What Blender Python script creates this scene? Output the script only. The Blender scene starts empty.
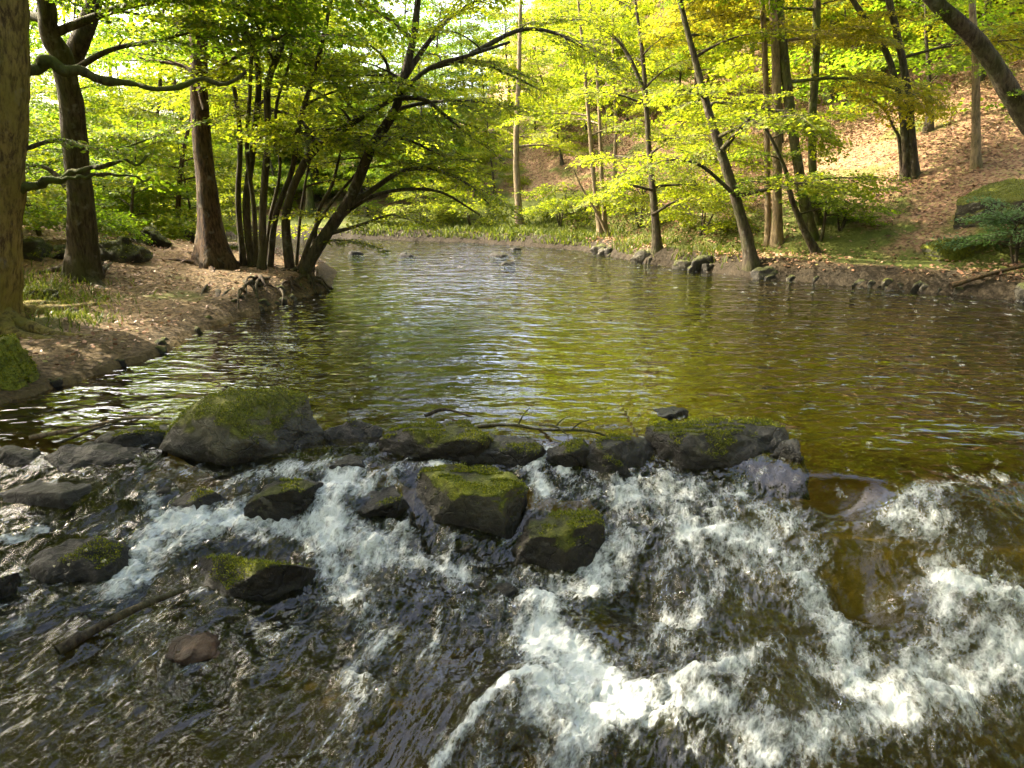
import bpy, math, random
import numpy as np
from mathutils import Vector
R = math.radians
rng = np.random.default_rng(7)
scene = bpy.context.scene
COL = scene.collection

# ------------------------------------------------------------------ camera
F_PX, PITCH, CAM_H = 745.0, R(14.6), 1.9
CT, ST = math.cos(PITCH), math.sin(PITCH)
def ray(px, py):
    u, v = (px - 512) / F_PX, (384 - py) / F_PX
    return np.array([u, CT + v * ST, -ST + v * CT])
CAMP = np.array([0, 0, CAM_H])
def at_y(px, py, Y):
    d = ray(px, py); return CAMP + d * (Y / d[1])
cam = bpy.data.cameras.new('camera'); camo = bpy.data.objects.new('camera', cam); COL.objects.link(camo)
camo.location = (0, 0, CAM_H); camo.rotation_euler = (R(90) - PITCH, 0, 0)
cam.sensor_width = 36; cam.lens = 36 * F_PX / 1024; cam.clip_end = 2000; cam.clip_start = .05
scene.camera = camo

# ------------------------------------------------------------------ noise
def _hash(ix, iy, iz, s):
    n = (ix * 374761393 + iy * 668265263 + iz * 2147483647 + s * 1274126177) & 0xffffffff
    n = ((n ^ (n >> 13)) * 1274126177) & 0xffffffff
    n = ((n ^ (n >> 16)) * 2246822519) & 0xffffffff
    return ((n ^ (n >> 15)) & 0xffffff) / float(0xffffff)
def vnoise(x, y, z, s=0):
    x, y, z = np.broadcast_arrays(np.asarray(x, float), np.asarray(y, float), np.asarray(z, float))
    fx, fy, fz = np.floor(x), np.floor(y), np.floor(z)
    ix, iy, iz = fx.astype(np.int64), fy.astype(np.int64), fz.astype(np.int64)
    q = lambda t: t * t * t * (t * (t * 6 - 15) + 10)
    a, b, c = q(x - fx), q(y - fy), q(z - fz)
    h = lambda i, j, k: _hash(ix + i, iy + j, iz + k, s)
    l = lambda p, r, t: p + (r - p) * t
    return l(l(l(h(0,0,0), h(1,0,0), a), l(h(0,1,0), h(1,1,0), a), b),
             l(l(h(0,0,1), h(1,0,1), a), l(h(0,1,1), h(1,1,1), a), b), c) * 2 - 1
def fbm(x, y, z=0., o=4, s=0, g=.5):
    t, a, f = 0., 1., 1.
    for k in range(o):
        t = t + a * vnoise(x * f + k * 17.3, y * f + k * 5.1, z * f + k * 9.7, s + k); a *= g; f *= 2.03
    return t
def sstep(a, b, x):
    t = np.clip((x - a) / (b - a), 0, 1); return t * t * (3 - 2 * t)

# ------------------------------------------------------------------ terrain
SH_L = [(-9,-12),(-6.6,-2),(-5.6,3),(-5.1,5.2),(-4.67,6.5),(-4.2,8.4),(-4.3,10.3),(-3.94,12.9),(-3.6,14.7),(-4.2,17.9),(-6.4,22.7),(-8.8,26),(-16,29),(-45,36)]
SH_R = [(-45,43),(-20,36),(-7,31),(-4.4,29.7),(-1.2,27.9),(2.2,24.7),(3.65,19.9),(5.2,17.1),(7.16,14.9),(9.13,13.2),(11.2,9),(11.6,5.5),(10.5,0),(9.5,-12)]
POLY = np.array(SH_L + SH_R); NL = len(SH_L)
def shore(x, y):
    """signed distance to the river outline (negative in the water) and 1 where the nearest bank is the right/far one"""
    x = np.asarray(x, float); y = np.asarray(y, float)
    best = np.full(x.shape, 1e9); right = np.zeros(x.shape); ins = np.zeros(x.shape, bool)
    n = len(POLY)
    for i in range(n):
        a, b = POLY[i], POLY[(i + 1) % n]
        dx, dy = b - a
        t = np.clip(((x - a[0]) * dx + (y - a[1]) * dy) / (dx * dx + dy * dy), 0, 1)
        d = np.hypot(x - a[0] - t * dx, y - a[1] - t * dy)
        if i not in (NL - 1, n - 1):
            m = d < best; best = np.where(m, d, best); right = np.where(m, 1. if i >= NL else 0., right)
        c = ((a[1] > y) != (b[1] > y)) & (x < dx * (y - a[1]) / (dy if dy else 1e-9) + a[0])
        ins ^= c
    return np.where(ins, -best, best), right
def weir(x):
    return 5.45 + .12 * np.sin(np.asarray(x) * 1.3 + .5) - .55 * sstep(1.6, 2.3, x) - .25 * sstep(-2.2, -3, x)
def level(x, y):
    """mean water surface: the still pool, then the drop over the weir"""
    d = weir(x) - np.asarray(y, float)
    left = 1 - .35 * sstep(-1.6, -3.2, x)
    return -.40 * left * sstep(-.1, 1.35, d) - .075 * np.maximum(d - .3, 0) * (d < 8) - .58 * (d >= 8)
def ground(x, y):
    x = np.asarray(x, float); y = np.asarray(y, float)
    d, r = shore(x, y)
    o = np.maximum(d, 0)
    nz = fbm(x * .35, y * .35, 0, 4, 3)
    nf = fbm(x * 1.7, y * 1.7, 0, 3, 9)
    # left bank: muddy beach near, undercut bank by the leaning stems
    und = np.exp(-((y - 15.5) / 3.2) ** 2)
    zl = .05 + .10 * sstep(0, .6, o) + .07 * o * (1 - sstep(2.5, 8, o)) * .9 + .62 * sstep(1.6, 7., o) + .27 * und * sstep(0, .35, o) * (1 - .5 * sstep(2, 5, o)) + .16 * np.maximum(o - 7, 0) * (o < 60) + .16 * 53 * (o >= 60)
    # right bank and far side: steep wooded slope
    k = .13 + .41 * sstep(-6, 5, x)
    zr = .10 + .28 * sstep(0, .5, o) + k * np.maximum(o - 1.4 - .8 * sstep(6, 9, x), 0) + .1 * sstep(.5, 2.5, o)
    zr = np.where(zr > 17, 17 + (zr - 17) * .15, zr)
    z = np.where(r > .5, zr, zl) + nz * .16 * sstep(.4, 5, o) + nf * .05 * sstep(.1, 1, o)
    lv = level(x, y)
    rap = sstep(.2, -.4, y - weir(x))
    bed = lv - (.08 + .55 * sstep(0, 2.2, -d)) * (1 - .45 * rap) + .06 * nf + .05 * nz
    return np.where(d > 0, z + lv * (1 - sstep(0, 1.5, o)), bed)
def march(px, py, fn, t0=2., t1=90.):
    d = ray(px, py); ts = np.concatenate([np.arange(t0, 25, .03), np.arange(25, t1, .1)])
    P = CAMP[None] + ts[:, None] * d[None]
    h = P[:, 2] - fn(P[:, 0], P[:, 1])
    i = np.argmax(h < 0) if (h < 0).any() else len(ts) - 1
    return P[i]
at_ground = lambda px, py: march(px, py, ground)
at_water = lambda px, py: march(px, py, level, 1.)

# ------------------------------------------------------------------ mesh helpers
class MB:
    def __init__(s): s.v, s.f, s.m, s.n, s.att = [], [], [], 0, {}
    def add(s, v, f, mat=0):
        v = np.asarray(v, float).reshape(-1, 3); f = np.asarray(f, np.int64).reshape(-1, 4)
        s.v.append(v); s.f.append(f + s.n); s.m.append(np.full(len(f), mat, np.int32)); s.n += len(v)
    def mesh(s, name, mats, smooth=True, origin=None):
        V = np.concatenate(s.v); Fc = np.concatenate(s.f); M = np.concatenate(s.m)
        if origin is not None: V = V - np.asarray(origin)
        me = bpy.data.meshes.new(name)
        me.vertices.add(len(V)); me.vertices.foreach_set('co', V.astype(np.float32).ravel())
        me.loops.add(Fc.size); me.loops.foreach_set('vertex_index', Fc.astype(np.int32).ravel())
        me.polygons.add(len(Fc)); me.polygons.foreach_set('loop_start', np.arange(0, Fc.size, 4, dtype=np.int32))
        me.polygons.foreach_set('material_index', M)
        me.polygons.foreach_set('use_smooth', np.full(len(Fc), smooth))
        for m in (mats if isinstance(mats, (list, tuple)) else [mats]): me.materials.append(m)
        for k, a in s.att.items():
            at = me.attributes.new(k, 'FLOAT', 'POINT'); at.data.foreach_set('value', np.asarray(a, np.float32))
        me.update(); me.validate()
        return me
def link(name, me, parent=None, loc=None):
    o = bpy.data.objects.new(name, me); COL.objects.link(o)
    if parent is not None: o.parent = parent
    if loc is not None: o.location = loc
    return o
def tag(o, label=None, cat=None, group=None, kind=None):
    if label: o['label'] = label
    if cat: o['category'] = cat
    if group: o['group'] = group
    if kind: o['kind'] = kind
    return o
def empty(name, loc): return link(name, None, None, tuple(loc))
def grid_faces(nu, nv, wrap=False):
    i = np.arange(nu - 1)[:, None]; j = np.arange(nv if wrap else nv - 1)[None]
    j2 = (j + 1) % nv
    return np.stack([i * nv + j, i * nv + j2, (i + 1) * nv + j2, (i + 1) * nv + j], -1).reshape(-1, 4)
def resample(P, n):
    P = np.asarray(P, float); k = len(P)
    if k < 3:
        t = np.linspace(0, k - 1, n)[:, None]; i = np.clip(t.astype(int), 0, k - 2); return P[i[:, 0]] * (1 - (t - i)) + P[i[:, 0] + 1] * (t - i)
    E = np.vstack([2 * P[0] - P[1], P, 2 * P[-1] - P[-2]])
    t = np.linspace(0, k - 1, n); i = np.clip(t.astype(int), 0, k - 2); f = (t - i)[:, None]
    a, b, c, d = E[i], E[i + 1], E[i + 2], E[i + 3]
    return .5 * (2 * b + (c - a) * f + (2 * a - 5 * b + 4 * c - d) * f ** 2 + (3 * b - a - 3 * c + d) * f ** 3)
def tube(mb, P, r, sides=8, rough=0., mat=0, seed=0, flare=None):
    P = np.asarray(P, float); n = len(P); r = np.broadcast_to(np.asarray(r, float), (n,))
    T = np.gradient(P, axis=0); T /= np.linalg.norm(T, axis=1)[:, None] + 1e-9
    ref = np.array([0., 1, 0]) if abs(T[:, 1]).max() < .93 else np.array([1., 0, .1])
    A = np.cross(T, ref); A /= np.linalg.norm(A, axis=1)[:, None] + 1e-9
    B = np.cross(T, A)
    th = np.linspace(0, 2 * np.pi, sides, endpoint=False)
    c, s_ = np.cos(th)[None, :, None], np.sin(th)[None, :, None]
    D = A[:, None] * c + B[:, None] * s_
    rr = np.repeat(r[:, None], sides, 1)
    if flare is not None: rr = rr * (1 + flare[:, None] * (.55 + .9 * np.abs(np.sin(th * 2.5 + seed))[None]))
    V = P[:, None] + D * rr[..., None]
    if rough:
        nz = fbm(V[..., 0] * 5 + seed, V[..., 1] * 5, V[..., 2] * 2.2, 3, seed % 97)
        V = V + D * (rr * rough * nz)[..., None]
    mb.add(V, grid_faces(n, sides, True), mat)

# ------------------------------------------------------------------ materials
def newmat(name):
    m = bpy.data.materials.new(name); m.use_nodes = True; nt = m.node_tree; nt.nodes.clear()
    out = nt.nodes.new('ShaderNodeOutputMaterial'); return m, nt, out
class N:
    def __init__(s, nt): s.nt = nt
    def __call__(s, t, ins=None, **kw):
        n = s.nt.nodes.new('ShaderNode' + t)
        for k, v in kw.items(): setattr(n, k, v)
        for k, v in (ins or {}).items():
            i = n.inputs[k]
            if isinstance(v, bpy.types.NodeSocket): s.nt.links.new(v, i)
            else: i.default_value = v
        return n
    def ramp(s, fac, stops, interp='LINEAR'):
        n = s.nt.nodes.new('ShaderNodeValToRGB'); s.nt.links.new(fac, n.inputs[0]); e = n.color_ramp.elements; n.color_ramp.interpolation = interp
        while len(e) < len(stops): e.new(.5)
        for k, (p, c) in enumerate(stops):
            e[k].position = p; e[k].color = (*c, 1) if len(c) == 3 else c
        return n.outputs[0]
    def math(s, op, a, b=0., clamp=False):
        n = s.nt.nodes.new('ShaderNodeMath'); n.operation = op; n.use_clamp = clamp
        for k, v in enumerate((a, b)):
            if isinstance(v, bpy.types.NodeSocket): s.nt.links.new(v, n.inputs[k])
            else: n.inputs[k].default_value = v
        return n.outputs[0]
    def mix(s, f, a, b, blend='MIX'):
        n = s.nt.nodes.new('ShaderNodeMix'); n.data_type = 'RGBA'; n.blend_type = blend
        for k, v in ((0, f), (6, a), (7, b)):
            if isinstance(v, bpy.types.NodeSocket): s.nt.links.new(v, n.inputs[k])
            else: n.inputs[k].default_value = v if k == 0 or len(v) == 4 else (*v, 1)
        return n.outputs[2]
    def noise(s, vec, scale, detail=4., rough=.55, dist=0.):
        return s('TexNoise', {'Vector': vec, 'Scale': scale, 'Detail': detail, 'Roughness': rough, 'Distortion': dist}).outputs['Fac']
    def link(s, a, b): s.nt.links.new(a, b)

def mat_leaf(name, cols, trans, tcol, hue=.5):
    m, nt, out = newmat(name); n = N(nt)
    g = n('NewGeometry'); oi = n('ObjectInfo')
    f = n.math('ADD', n.math('MULTIPLY', g.outputs['Random Per Island'], 1 - hue * .5), n.math('MULTIPLY', oi.outputs['Random'], hue * .5))
    c = n.ramp(f, [(i / (len(cols) - 1), q) for i, q in enumerate(cols)])
    t = n.mix(1., c, tcol, 'MULTIPLY')
    p = n('BsdfPrincipled', {'Base Color': c, 'Roughness': .55, 'Specular IOR Level': .25})
    tr = n('BsdfTranslucent', {'Color': t})
    mx = n('MixShader', {0: trans, 1: p.outputs[0], 2: tr.outputs[0]})
    n.link(mx.outputs[0], out.inputs[0]); return m
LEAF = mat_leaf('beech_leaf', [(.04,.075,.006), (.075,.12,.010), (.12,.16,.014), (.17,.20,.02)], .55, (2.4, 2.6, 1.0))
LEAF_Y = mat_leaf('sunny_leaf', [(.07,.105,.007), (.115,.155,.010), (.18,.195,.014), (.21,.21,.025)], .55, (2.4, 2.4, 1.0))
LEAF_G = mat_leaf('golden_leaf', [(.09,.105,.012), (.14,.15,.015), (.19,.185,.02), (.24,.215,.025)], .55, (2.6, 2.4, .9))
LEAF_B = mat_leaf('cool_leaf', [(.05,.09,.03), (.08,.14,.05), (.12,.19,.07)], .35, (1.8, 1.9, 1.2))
LITTER = mat_leaf('fallen_leaf', [(.075,.036,.018), (.17,.085,.045), (.26,.14,.08), (.32,.20,.12), (.15,.15,.035)], .1, (1, 1, 1), .0)
GRASS = mat_leaf('grass_blade', [(.035,.055,.008), (.075,.10,.014), (.13,.14,.025)], .35, (1.8, 1.8, .9), .0)

def mat_bark(name, c0, c1, moss, mossy):
    m, nt, out = newmat(name); n = N(nt)
    tc = n('TexCoord'); mp = n('Mapping', {'Vector': tc.outputs['Object'], 'Scale': (1, 1, .22)})
    a = n.noise(mp.outputs[0], 17., 7., .72)
    b = n.noise(tc.outputs['Object'], 1.7, 4., .6)
    c = n.mix(n.ramp(a, [(.42, (0,0,0)), (.58, (1,1,1))]), c0, c1)
    pale = n.ramp(n.noise(tc.outputs['Object'], 5.5, 3.), [(.6, (0,0,0)), (.72, (1,1,1))])
    c = n.mix(n.math('MULTIPLY', pale, .35), c, (.30,.29,.24))
    mm = n.math('MULTIPLY', n.ramp(n.math('ADD', n.math('MULTIPLY', b, .7), n.math('MULTIPLY', a, .3)), [(.42, (0,0,0)), (.6, (1,1,1))]), mossy)
    c = n.mix(mm, c, moss)
    bp = n('Bump', {'Strength': 1., 'Distance': .05, 'Height': a})
    p = n('BsdfPrincipled', {'Base Color': c, 'Roughness': .85, 'Normal': bp.outputs[0], 'Specular IOR Level': .2})
    n.link(p.outputs[0], out.inputs[0]); return m
BARK = mat_bark('dark_bark', (.025,.018,.012), (.085,.062,.042), (.05,.06,.012), .55)
BARK_O = mat_bark('olive_bark', (.07,.048,.02), (.28,.21,.07), (.2,.17,.03), .85)
BARK_R = mat_bark('red_brown_bark', (.022,.013,.008), (.11,.062,.034), (.05,.05,.012), .35)
BARK_P = mat_bark('pale_bark', (.10,.075,.045), (.28,.2,.12), (.12,.11,.03), .5)
BARK_M = mat_bark('mossy_bark', (.035,.028,.015), (.11,.09,.04), (.07,.09,.012), 1.)

def mat_rock(name, c0, c1, moss0, moss1, mossy, spots=.25):
    m, nt, out = newmat(name); n = N(nt)
    tc = n('TexCoord'); g = n('NewGeometry'); oi = n('ObjectInfo')
    off = n('VectorMath', {0: tc.outputs['Object'], 1: oi.outputs['Location']}, operation='ADD').outputs[0]
    a = n.noise(off, 4.5, 8., .68); b = n.noise(off, 19., 6., .7); d = n.noise(off, 2.1, 5., .6)
    c = n.mix(n.ramp(a, [(.32, (0,0,0)), (.68, (1,1,1))]), c0, c1)
    c = n.mix(n.math('MULTIPLY', n.ramp(n.noise(off, 9., 3.), [(.61, (0,0,0)), (.66, (1,1,1))]), spots), c, (.36,.34,.27))
    nz = n('SeparateXYZ', {0: g.outputs['Normal']}).outputs[2]
    mk = n.math('ADD', n.math('MULTIPLY', nz, .55), n.math('ADD', n.math('MULTIPLY', d, .9), n.math('MULTIPLY', b, .25)))
    wet = n('Attribute', attribute_name='wet').outputs['Fac']
    mk = n.math('SUBTRACT', mk, n.math('MULTIPLY', wet, .5))
    mk = n.math('MULTIPLY', n.ramp(mk, [(1.02 - .42 * mossy, (0,0,0)), (1.17 - .42 * mossy, (1,1,1))]), min(1, mossy * 2))
    mc = n.mix(n.ramp(b, [(.3, (0,0,0)), (.7, (1,1,1))]), moss0, moss1)
    c = n.mix(mk, c, mc)
    c = n.mix(n.math('MULTIPLY', wet, .85), c, (.007,.006,.004))
    cw = n('VectorMath', {0: off, 1: n('VectorMath', {0: n('TexNoise', {'Vector': off, 'Scale': 3., 'Detail': 4.}).outputs['Color'], 'Scale': .35}, operation='SCALE').outputs[0]}, operation='ADD').outputs[0]
    ck = n.ramp(n('TexVoronoi', {'Vector': cw, 'Scale': 3.2}, feature='DISTANCE_TO_EDGE').outputs['Distance'], [(.0, (1,1,1)), (.022, (0,0,0))])
    c = n.mix(n.math('MULTIPLY', ck, .4), c, (.008,.007,.005))
    a = n.math('SUBTRACT', a, n.math('MULTIPLY', ck, .14))
    hh = n.math('ADD', n.math('MULTIPLY', a, .9), n.math('MULTIPLY', b, n.math('ADD', .35, n.math('MULTIPLY', mk, .5))))
    bp = n('Bump', {'Strength': 1., 'Distance': .06, 'Height': hh})
    ro = n.math('SUBTRACT', .85, n.math('MULTIPLY', wet, .45))
    p = n('BsdfPrincipled', {'Base Color': c, 'Roughness': ro, 'Normal': bp.outputs[0], 'Specular IOR Level': .3})
    n.link(p.outputs[0], out.inputs[0]); return m
ROCK = mat_rock('mossy_stone', (.011,.009,.006), (.06,.051,.031), (.03,.038,.004), (.145,.15,.015), .85)
ROCK_B = mat_rock('pale_mossy_stone', (.035,.031,.021), (.165,.15,.10), (.04,.045,.007), (.16,.16,.025), .8)
ROCK_G = mat_rock('grey_stone', (.016,.014,.009), (.085,.074,.047), (.03,.038,.006), (.11,.115,.015), .5)
ROCK_M = mat_rock('thick_moss_stone', (.04,.037,.025), (.13,.12,.08), (.045,.055,.006), (.22,.235,.02), 1.2, .1)
ROCK_D = mat_rock('dark_stone', (.009,.008,.005), (.042,.036,.022), (.022,.027,.004), (.07,.075,.01), .65)

def mat_ground():
    m, nt, out = newmat('forest_floor'); n = N(nt)
    tc = n('TexCoord'); o = tc.outputs['Object']
    a = n.noise(o, .55, 6., .6); b = n.noise(o, 6., 6., .7); v = n('TexVoronoi', {'Vector': o, 'Scale': 17.})
    mud = n.mix(n.ramp(n.noise(o, 14., 6., .75), [(.38, (0,0,0)), (.62, (1,1,1))]), (.035,.023,.011), (.17,.115,.055))
    lit = n.ramp(n('SeparateColor', {0: v.outputs['Color']}).outputs[0], [(0, (.06,.034,.018)), (.35, (.17,.092,.05)), (.7, (.27,.16,.092)), (1, (.19,.17,.055))])
    gr = n.mix(b, (.035,.05,.008), (.13,.14,.025))
    damp_shade = n('Attribute', attribute_name='damp_shade').outputs['Fac']; alg = n('Attribute', attribute_name='algae').outputs['Fac']
    lt = n('Attribute', attribute_name='litter').outputs['Fac']; gs = n('Attribute', attribute_name='green').outputs['Fac']
    c = n.mix(lt, mud, lit)
    c = n.mix(n.ramp(n.math('ADD', gs, n.math('MULTIPLY', n.math('SUBTRACT', a, .5), 1.6)), [(.45, (0,0,0)), (.62, (1,1,1))]), c, gr)
    bed = n('Attribute', attribute_name='bed').outputs['Fac']
    v2 = n('TexVoronoi', {'Vector': o, 'Scale': 9., 'Randomness': 1.})
    pb = n.ramp(n('SeparateColor', {0: v2.outputs['Color']}).outputs[0], [(0, (.04,.032,.016)), (.5, (.12,.088,.035)), (.85, (.19,.135,.055)), (1, (.26,.18,.08))])
    pb = n.mix(n.ramp(a, [(.35, (0,0,0)), (.65, (1,1,1))]), pb, (.17,.125,.035))
    c = n.mix(bed, c, pb)
    c = n.mix(damp_shade, c, n.mix(b, (.008,.006,.003), (.036,.026,.013)))
    c = n.mix(alg, c, n.mix(a, (.07,.06,.012), (.19,.155,.035)))
    bp = n('Bump', {'Strength': .8, 'Distance': .06, 'Height': n.math('ADD', b, n.math('MULTIPLY', v.outputs['Distance'], .4))})
    p = n('BsdfPrincipled', {'Base Color': c, 'Roughness': .9, 'Normal': bp.outputs[0], 'Specular IOR Level': .2})
    n.link(p.outputs[0], out.inputs[0]); return m

def mat_water():
    m, nt, out = newmat('river_water'); n = N(nt)
    tc = n('TexCoord'); o = tc.outputs['Object']
    rip = n('Attribute', attribute_name='rip').outputs['Fac']      # pool ripples
    foam = n('Attribute', attribute_name='foam').outputs['Fac']    # foam cover
    tur = n('Attribute', attribute_name='turb').outputs['Fac']
    uv = n('Attribute', attribute_name='flow_uv').outputs['Vector']
    m1 = n('Mapping', {'Vector': o, 'Scale': (.55, 1., 1.)})
    r1 = n.noise(m1.outputs[0], 8.5, 1., .4, .5); r2 = n.noise(m1.outputs[0], 2.4, 1., .4, .4)
    pool = n.math('MULTIPLY', n.math('ADD', n.math('MULTIPLY', r1, .048), n.math('MULTIPLY', r2, .11)), rip)
    m2 = n('Mapping', {'Vector': uv, 'Scale': (1., .4, 1.)})
    t1 = n.noise(m2.outputs[0], 22., 7., .72, .25); t2 = n.noise(m2.outputs[0], 80., 4., .75, 0.)
    m3 = n('Mapping', {'Vector': uv, 'Scale': (1., .22, 1.)})
    g1 = n.noise(m2.outputs[0], 11., 1.5, .5, .6); g2 = n.noise(m2.outputs[0], 32., 1.2, .5, .3); g3 = n.noise(m3.outputs[0], 9., 1., .4, .2)
    trb = n.math('ADD', n.math('MULTIPLY', n.math('ADD', n.math('MULTIPLY', g1, .034), n.math('MULTIPLY', g2, .014)), tur), n.math('MULTIPLY', n.math('MULTIPLY', g3, .012), n('Attribute', attribute_name='rapid').outputs['Fac']))
    bp = n('Bump', {'Strength': 1., 'Distance': 1., 'Height': n.math('ADD', pool, trb)})
    fr = n('Fresnel', {'IOR': n.math('SUBTRACT', 2.1, n.math('MULTIPLY', n('Attribute', attribute_name='rapid').outputs['Fac'], .78)), 'Normal': bp.outputs[0]})
    tint = n.mix(n('Attribute', attribute_name='rapid').outputs['Fac'], (.78,.63,.27), n.mix(tur, (.86,.78,.45), (.46,.43,.27)))
    tr = n('BsdfTransparent', {'Color': tint})
    gl = n('BsdfGlossy', {'Roughness': .03, 'Normal': bp.outputs[0], 'Color': (1, 1, 1, 1)})
    w = n('MixShader', {0: fr.outputs[0], 1: tr.outputs[0], 2: gl.outputs[0]})
    wv = n('VectorMath', {0: m2.outputs[0], 1: n('VectorMath', {0: n('TexNoise', {'Vector': m2.outputs[0], 'Scale': 9., 'Detail': 3.}).outputs['Color'], 'Scale': .12}, operation='SCALE').outputs[0]}, operation='ADD').outputs[0]
    e1 = n('TexVoronoi', {'Vector': wv, 'Scale': 15.}, feature='DISTANCE_TO_EDGE').outputs['Distance']
    e2 = n('TexVoronoi', {'Vector': wv, 'Scale': 38.}, feature='DISTANCE_TO_EDGE').outputs['Distance']
    lace = n.math('ADD', n.math('MULTIPLY', e1, .35), n.math('MULTIPLY', e2, .35))      # small on the lace lines
    f1 = n.math('ADD', n.math('ADD', n.math('MULTIPLY', t1, .55), n.math('MULTIPLY', t2, .45)), lace)      # ~0.65 mean
    fm = n.math('ADD', n.math('MULTIPLY', n.math('MULTIPLY', foam, n.math('ADD', .34, n.math('MULTIPLY', foam, .42))), 1.), n.math('ADD', n.math('MULTIPLY', n.math('SUBTRACT', .57, f1), 1.7), n.math('MULTIPLY', n.math('SUBTRACT', n.noise(m2.outputs[0], 7., 3., .6, .3), .52), 1.9)))
    fm = n.ramp(fm, [(.22, (0,0,0)), (.52, (.30,.30,.30)), (.98, (.94,.94,.94))])
    fb = n('Bump', {'Strength': .7, 'Distance': .05, 'Height': f1})
    fo = n('BsdfPrincipled', {'Base Color': (.60,.63,.62,1), 'Roughness': .5, 'Normal': fb.outputs[0], 'Specular IOR Level': .4})
    bub = n('BsdfDiffuse', {'Color': (.075,.08,.045,1), 'Normal': bp.outputs[0]})              # bubbles carried under the surface
    sub = n('MixShader', {0: n.math('MULTIPLY', tur, .15, True), 1: tr.outputs[0], 2: bub.outputs[0]})
    n.link(sub.outputs[0], w.inputs[1])
    mx = n('MixShader', {0: fm, 1: w.outputs[0], 2: fo.outputs[0]})
    n.link(mx.outputs[0], out.inputs[0]); return m
MOSS = mat_leaf('moss_tuft', [(.04,.05,.005), (.10,.12,.010), (.17,.19,.016), (.26,.26,.022)], .25, (1.6, 1.6, .8), .0)
MOSSY = {'pale_mossy_stone': .6, 'mossy_stone': .75, 'grey_stone': .4, 'thick_moss_stone': 1.0, 'dark_stone': .5}
ROCK_F = mat_rock('far_stone', (.008,.007,.005), (.035,.03,.02), (.02,.022,.004), (.04,.042,.008), .3, 0.)
_m, _nt, _out = newmat('pale_lichen'); _n = N(_nt); _p = _n('BsdfPrincipled', {'Base Color': (.42,.38,.26,1), 'Roughness': .9}); _n.link(_p.outputs[0], _out.inputs[0]); LICHEN = _m
GROUND, WATER = mat_ground(), mat_water()

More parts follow.
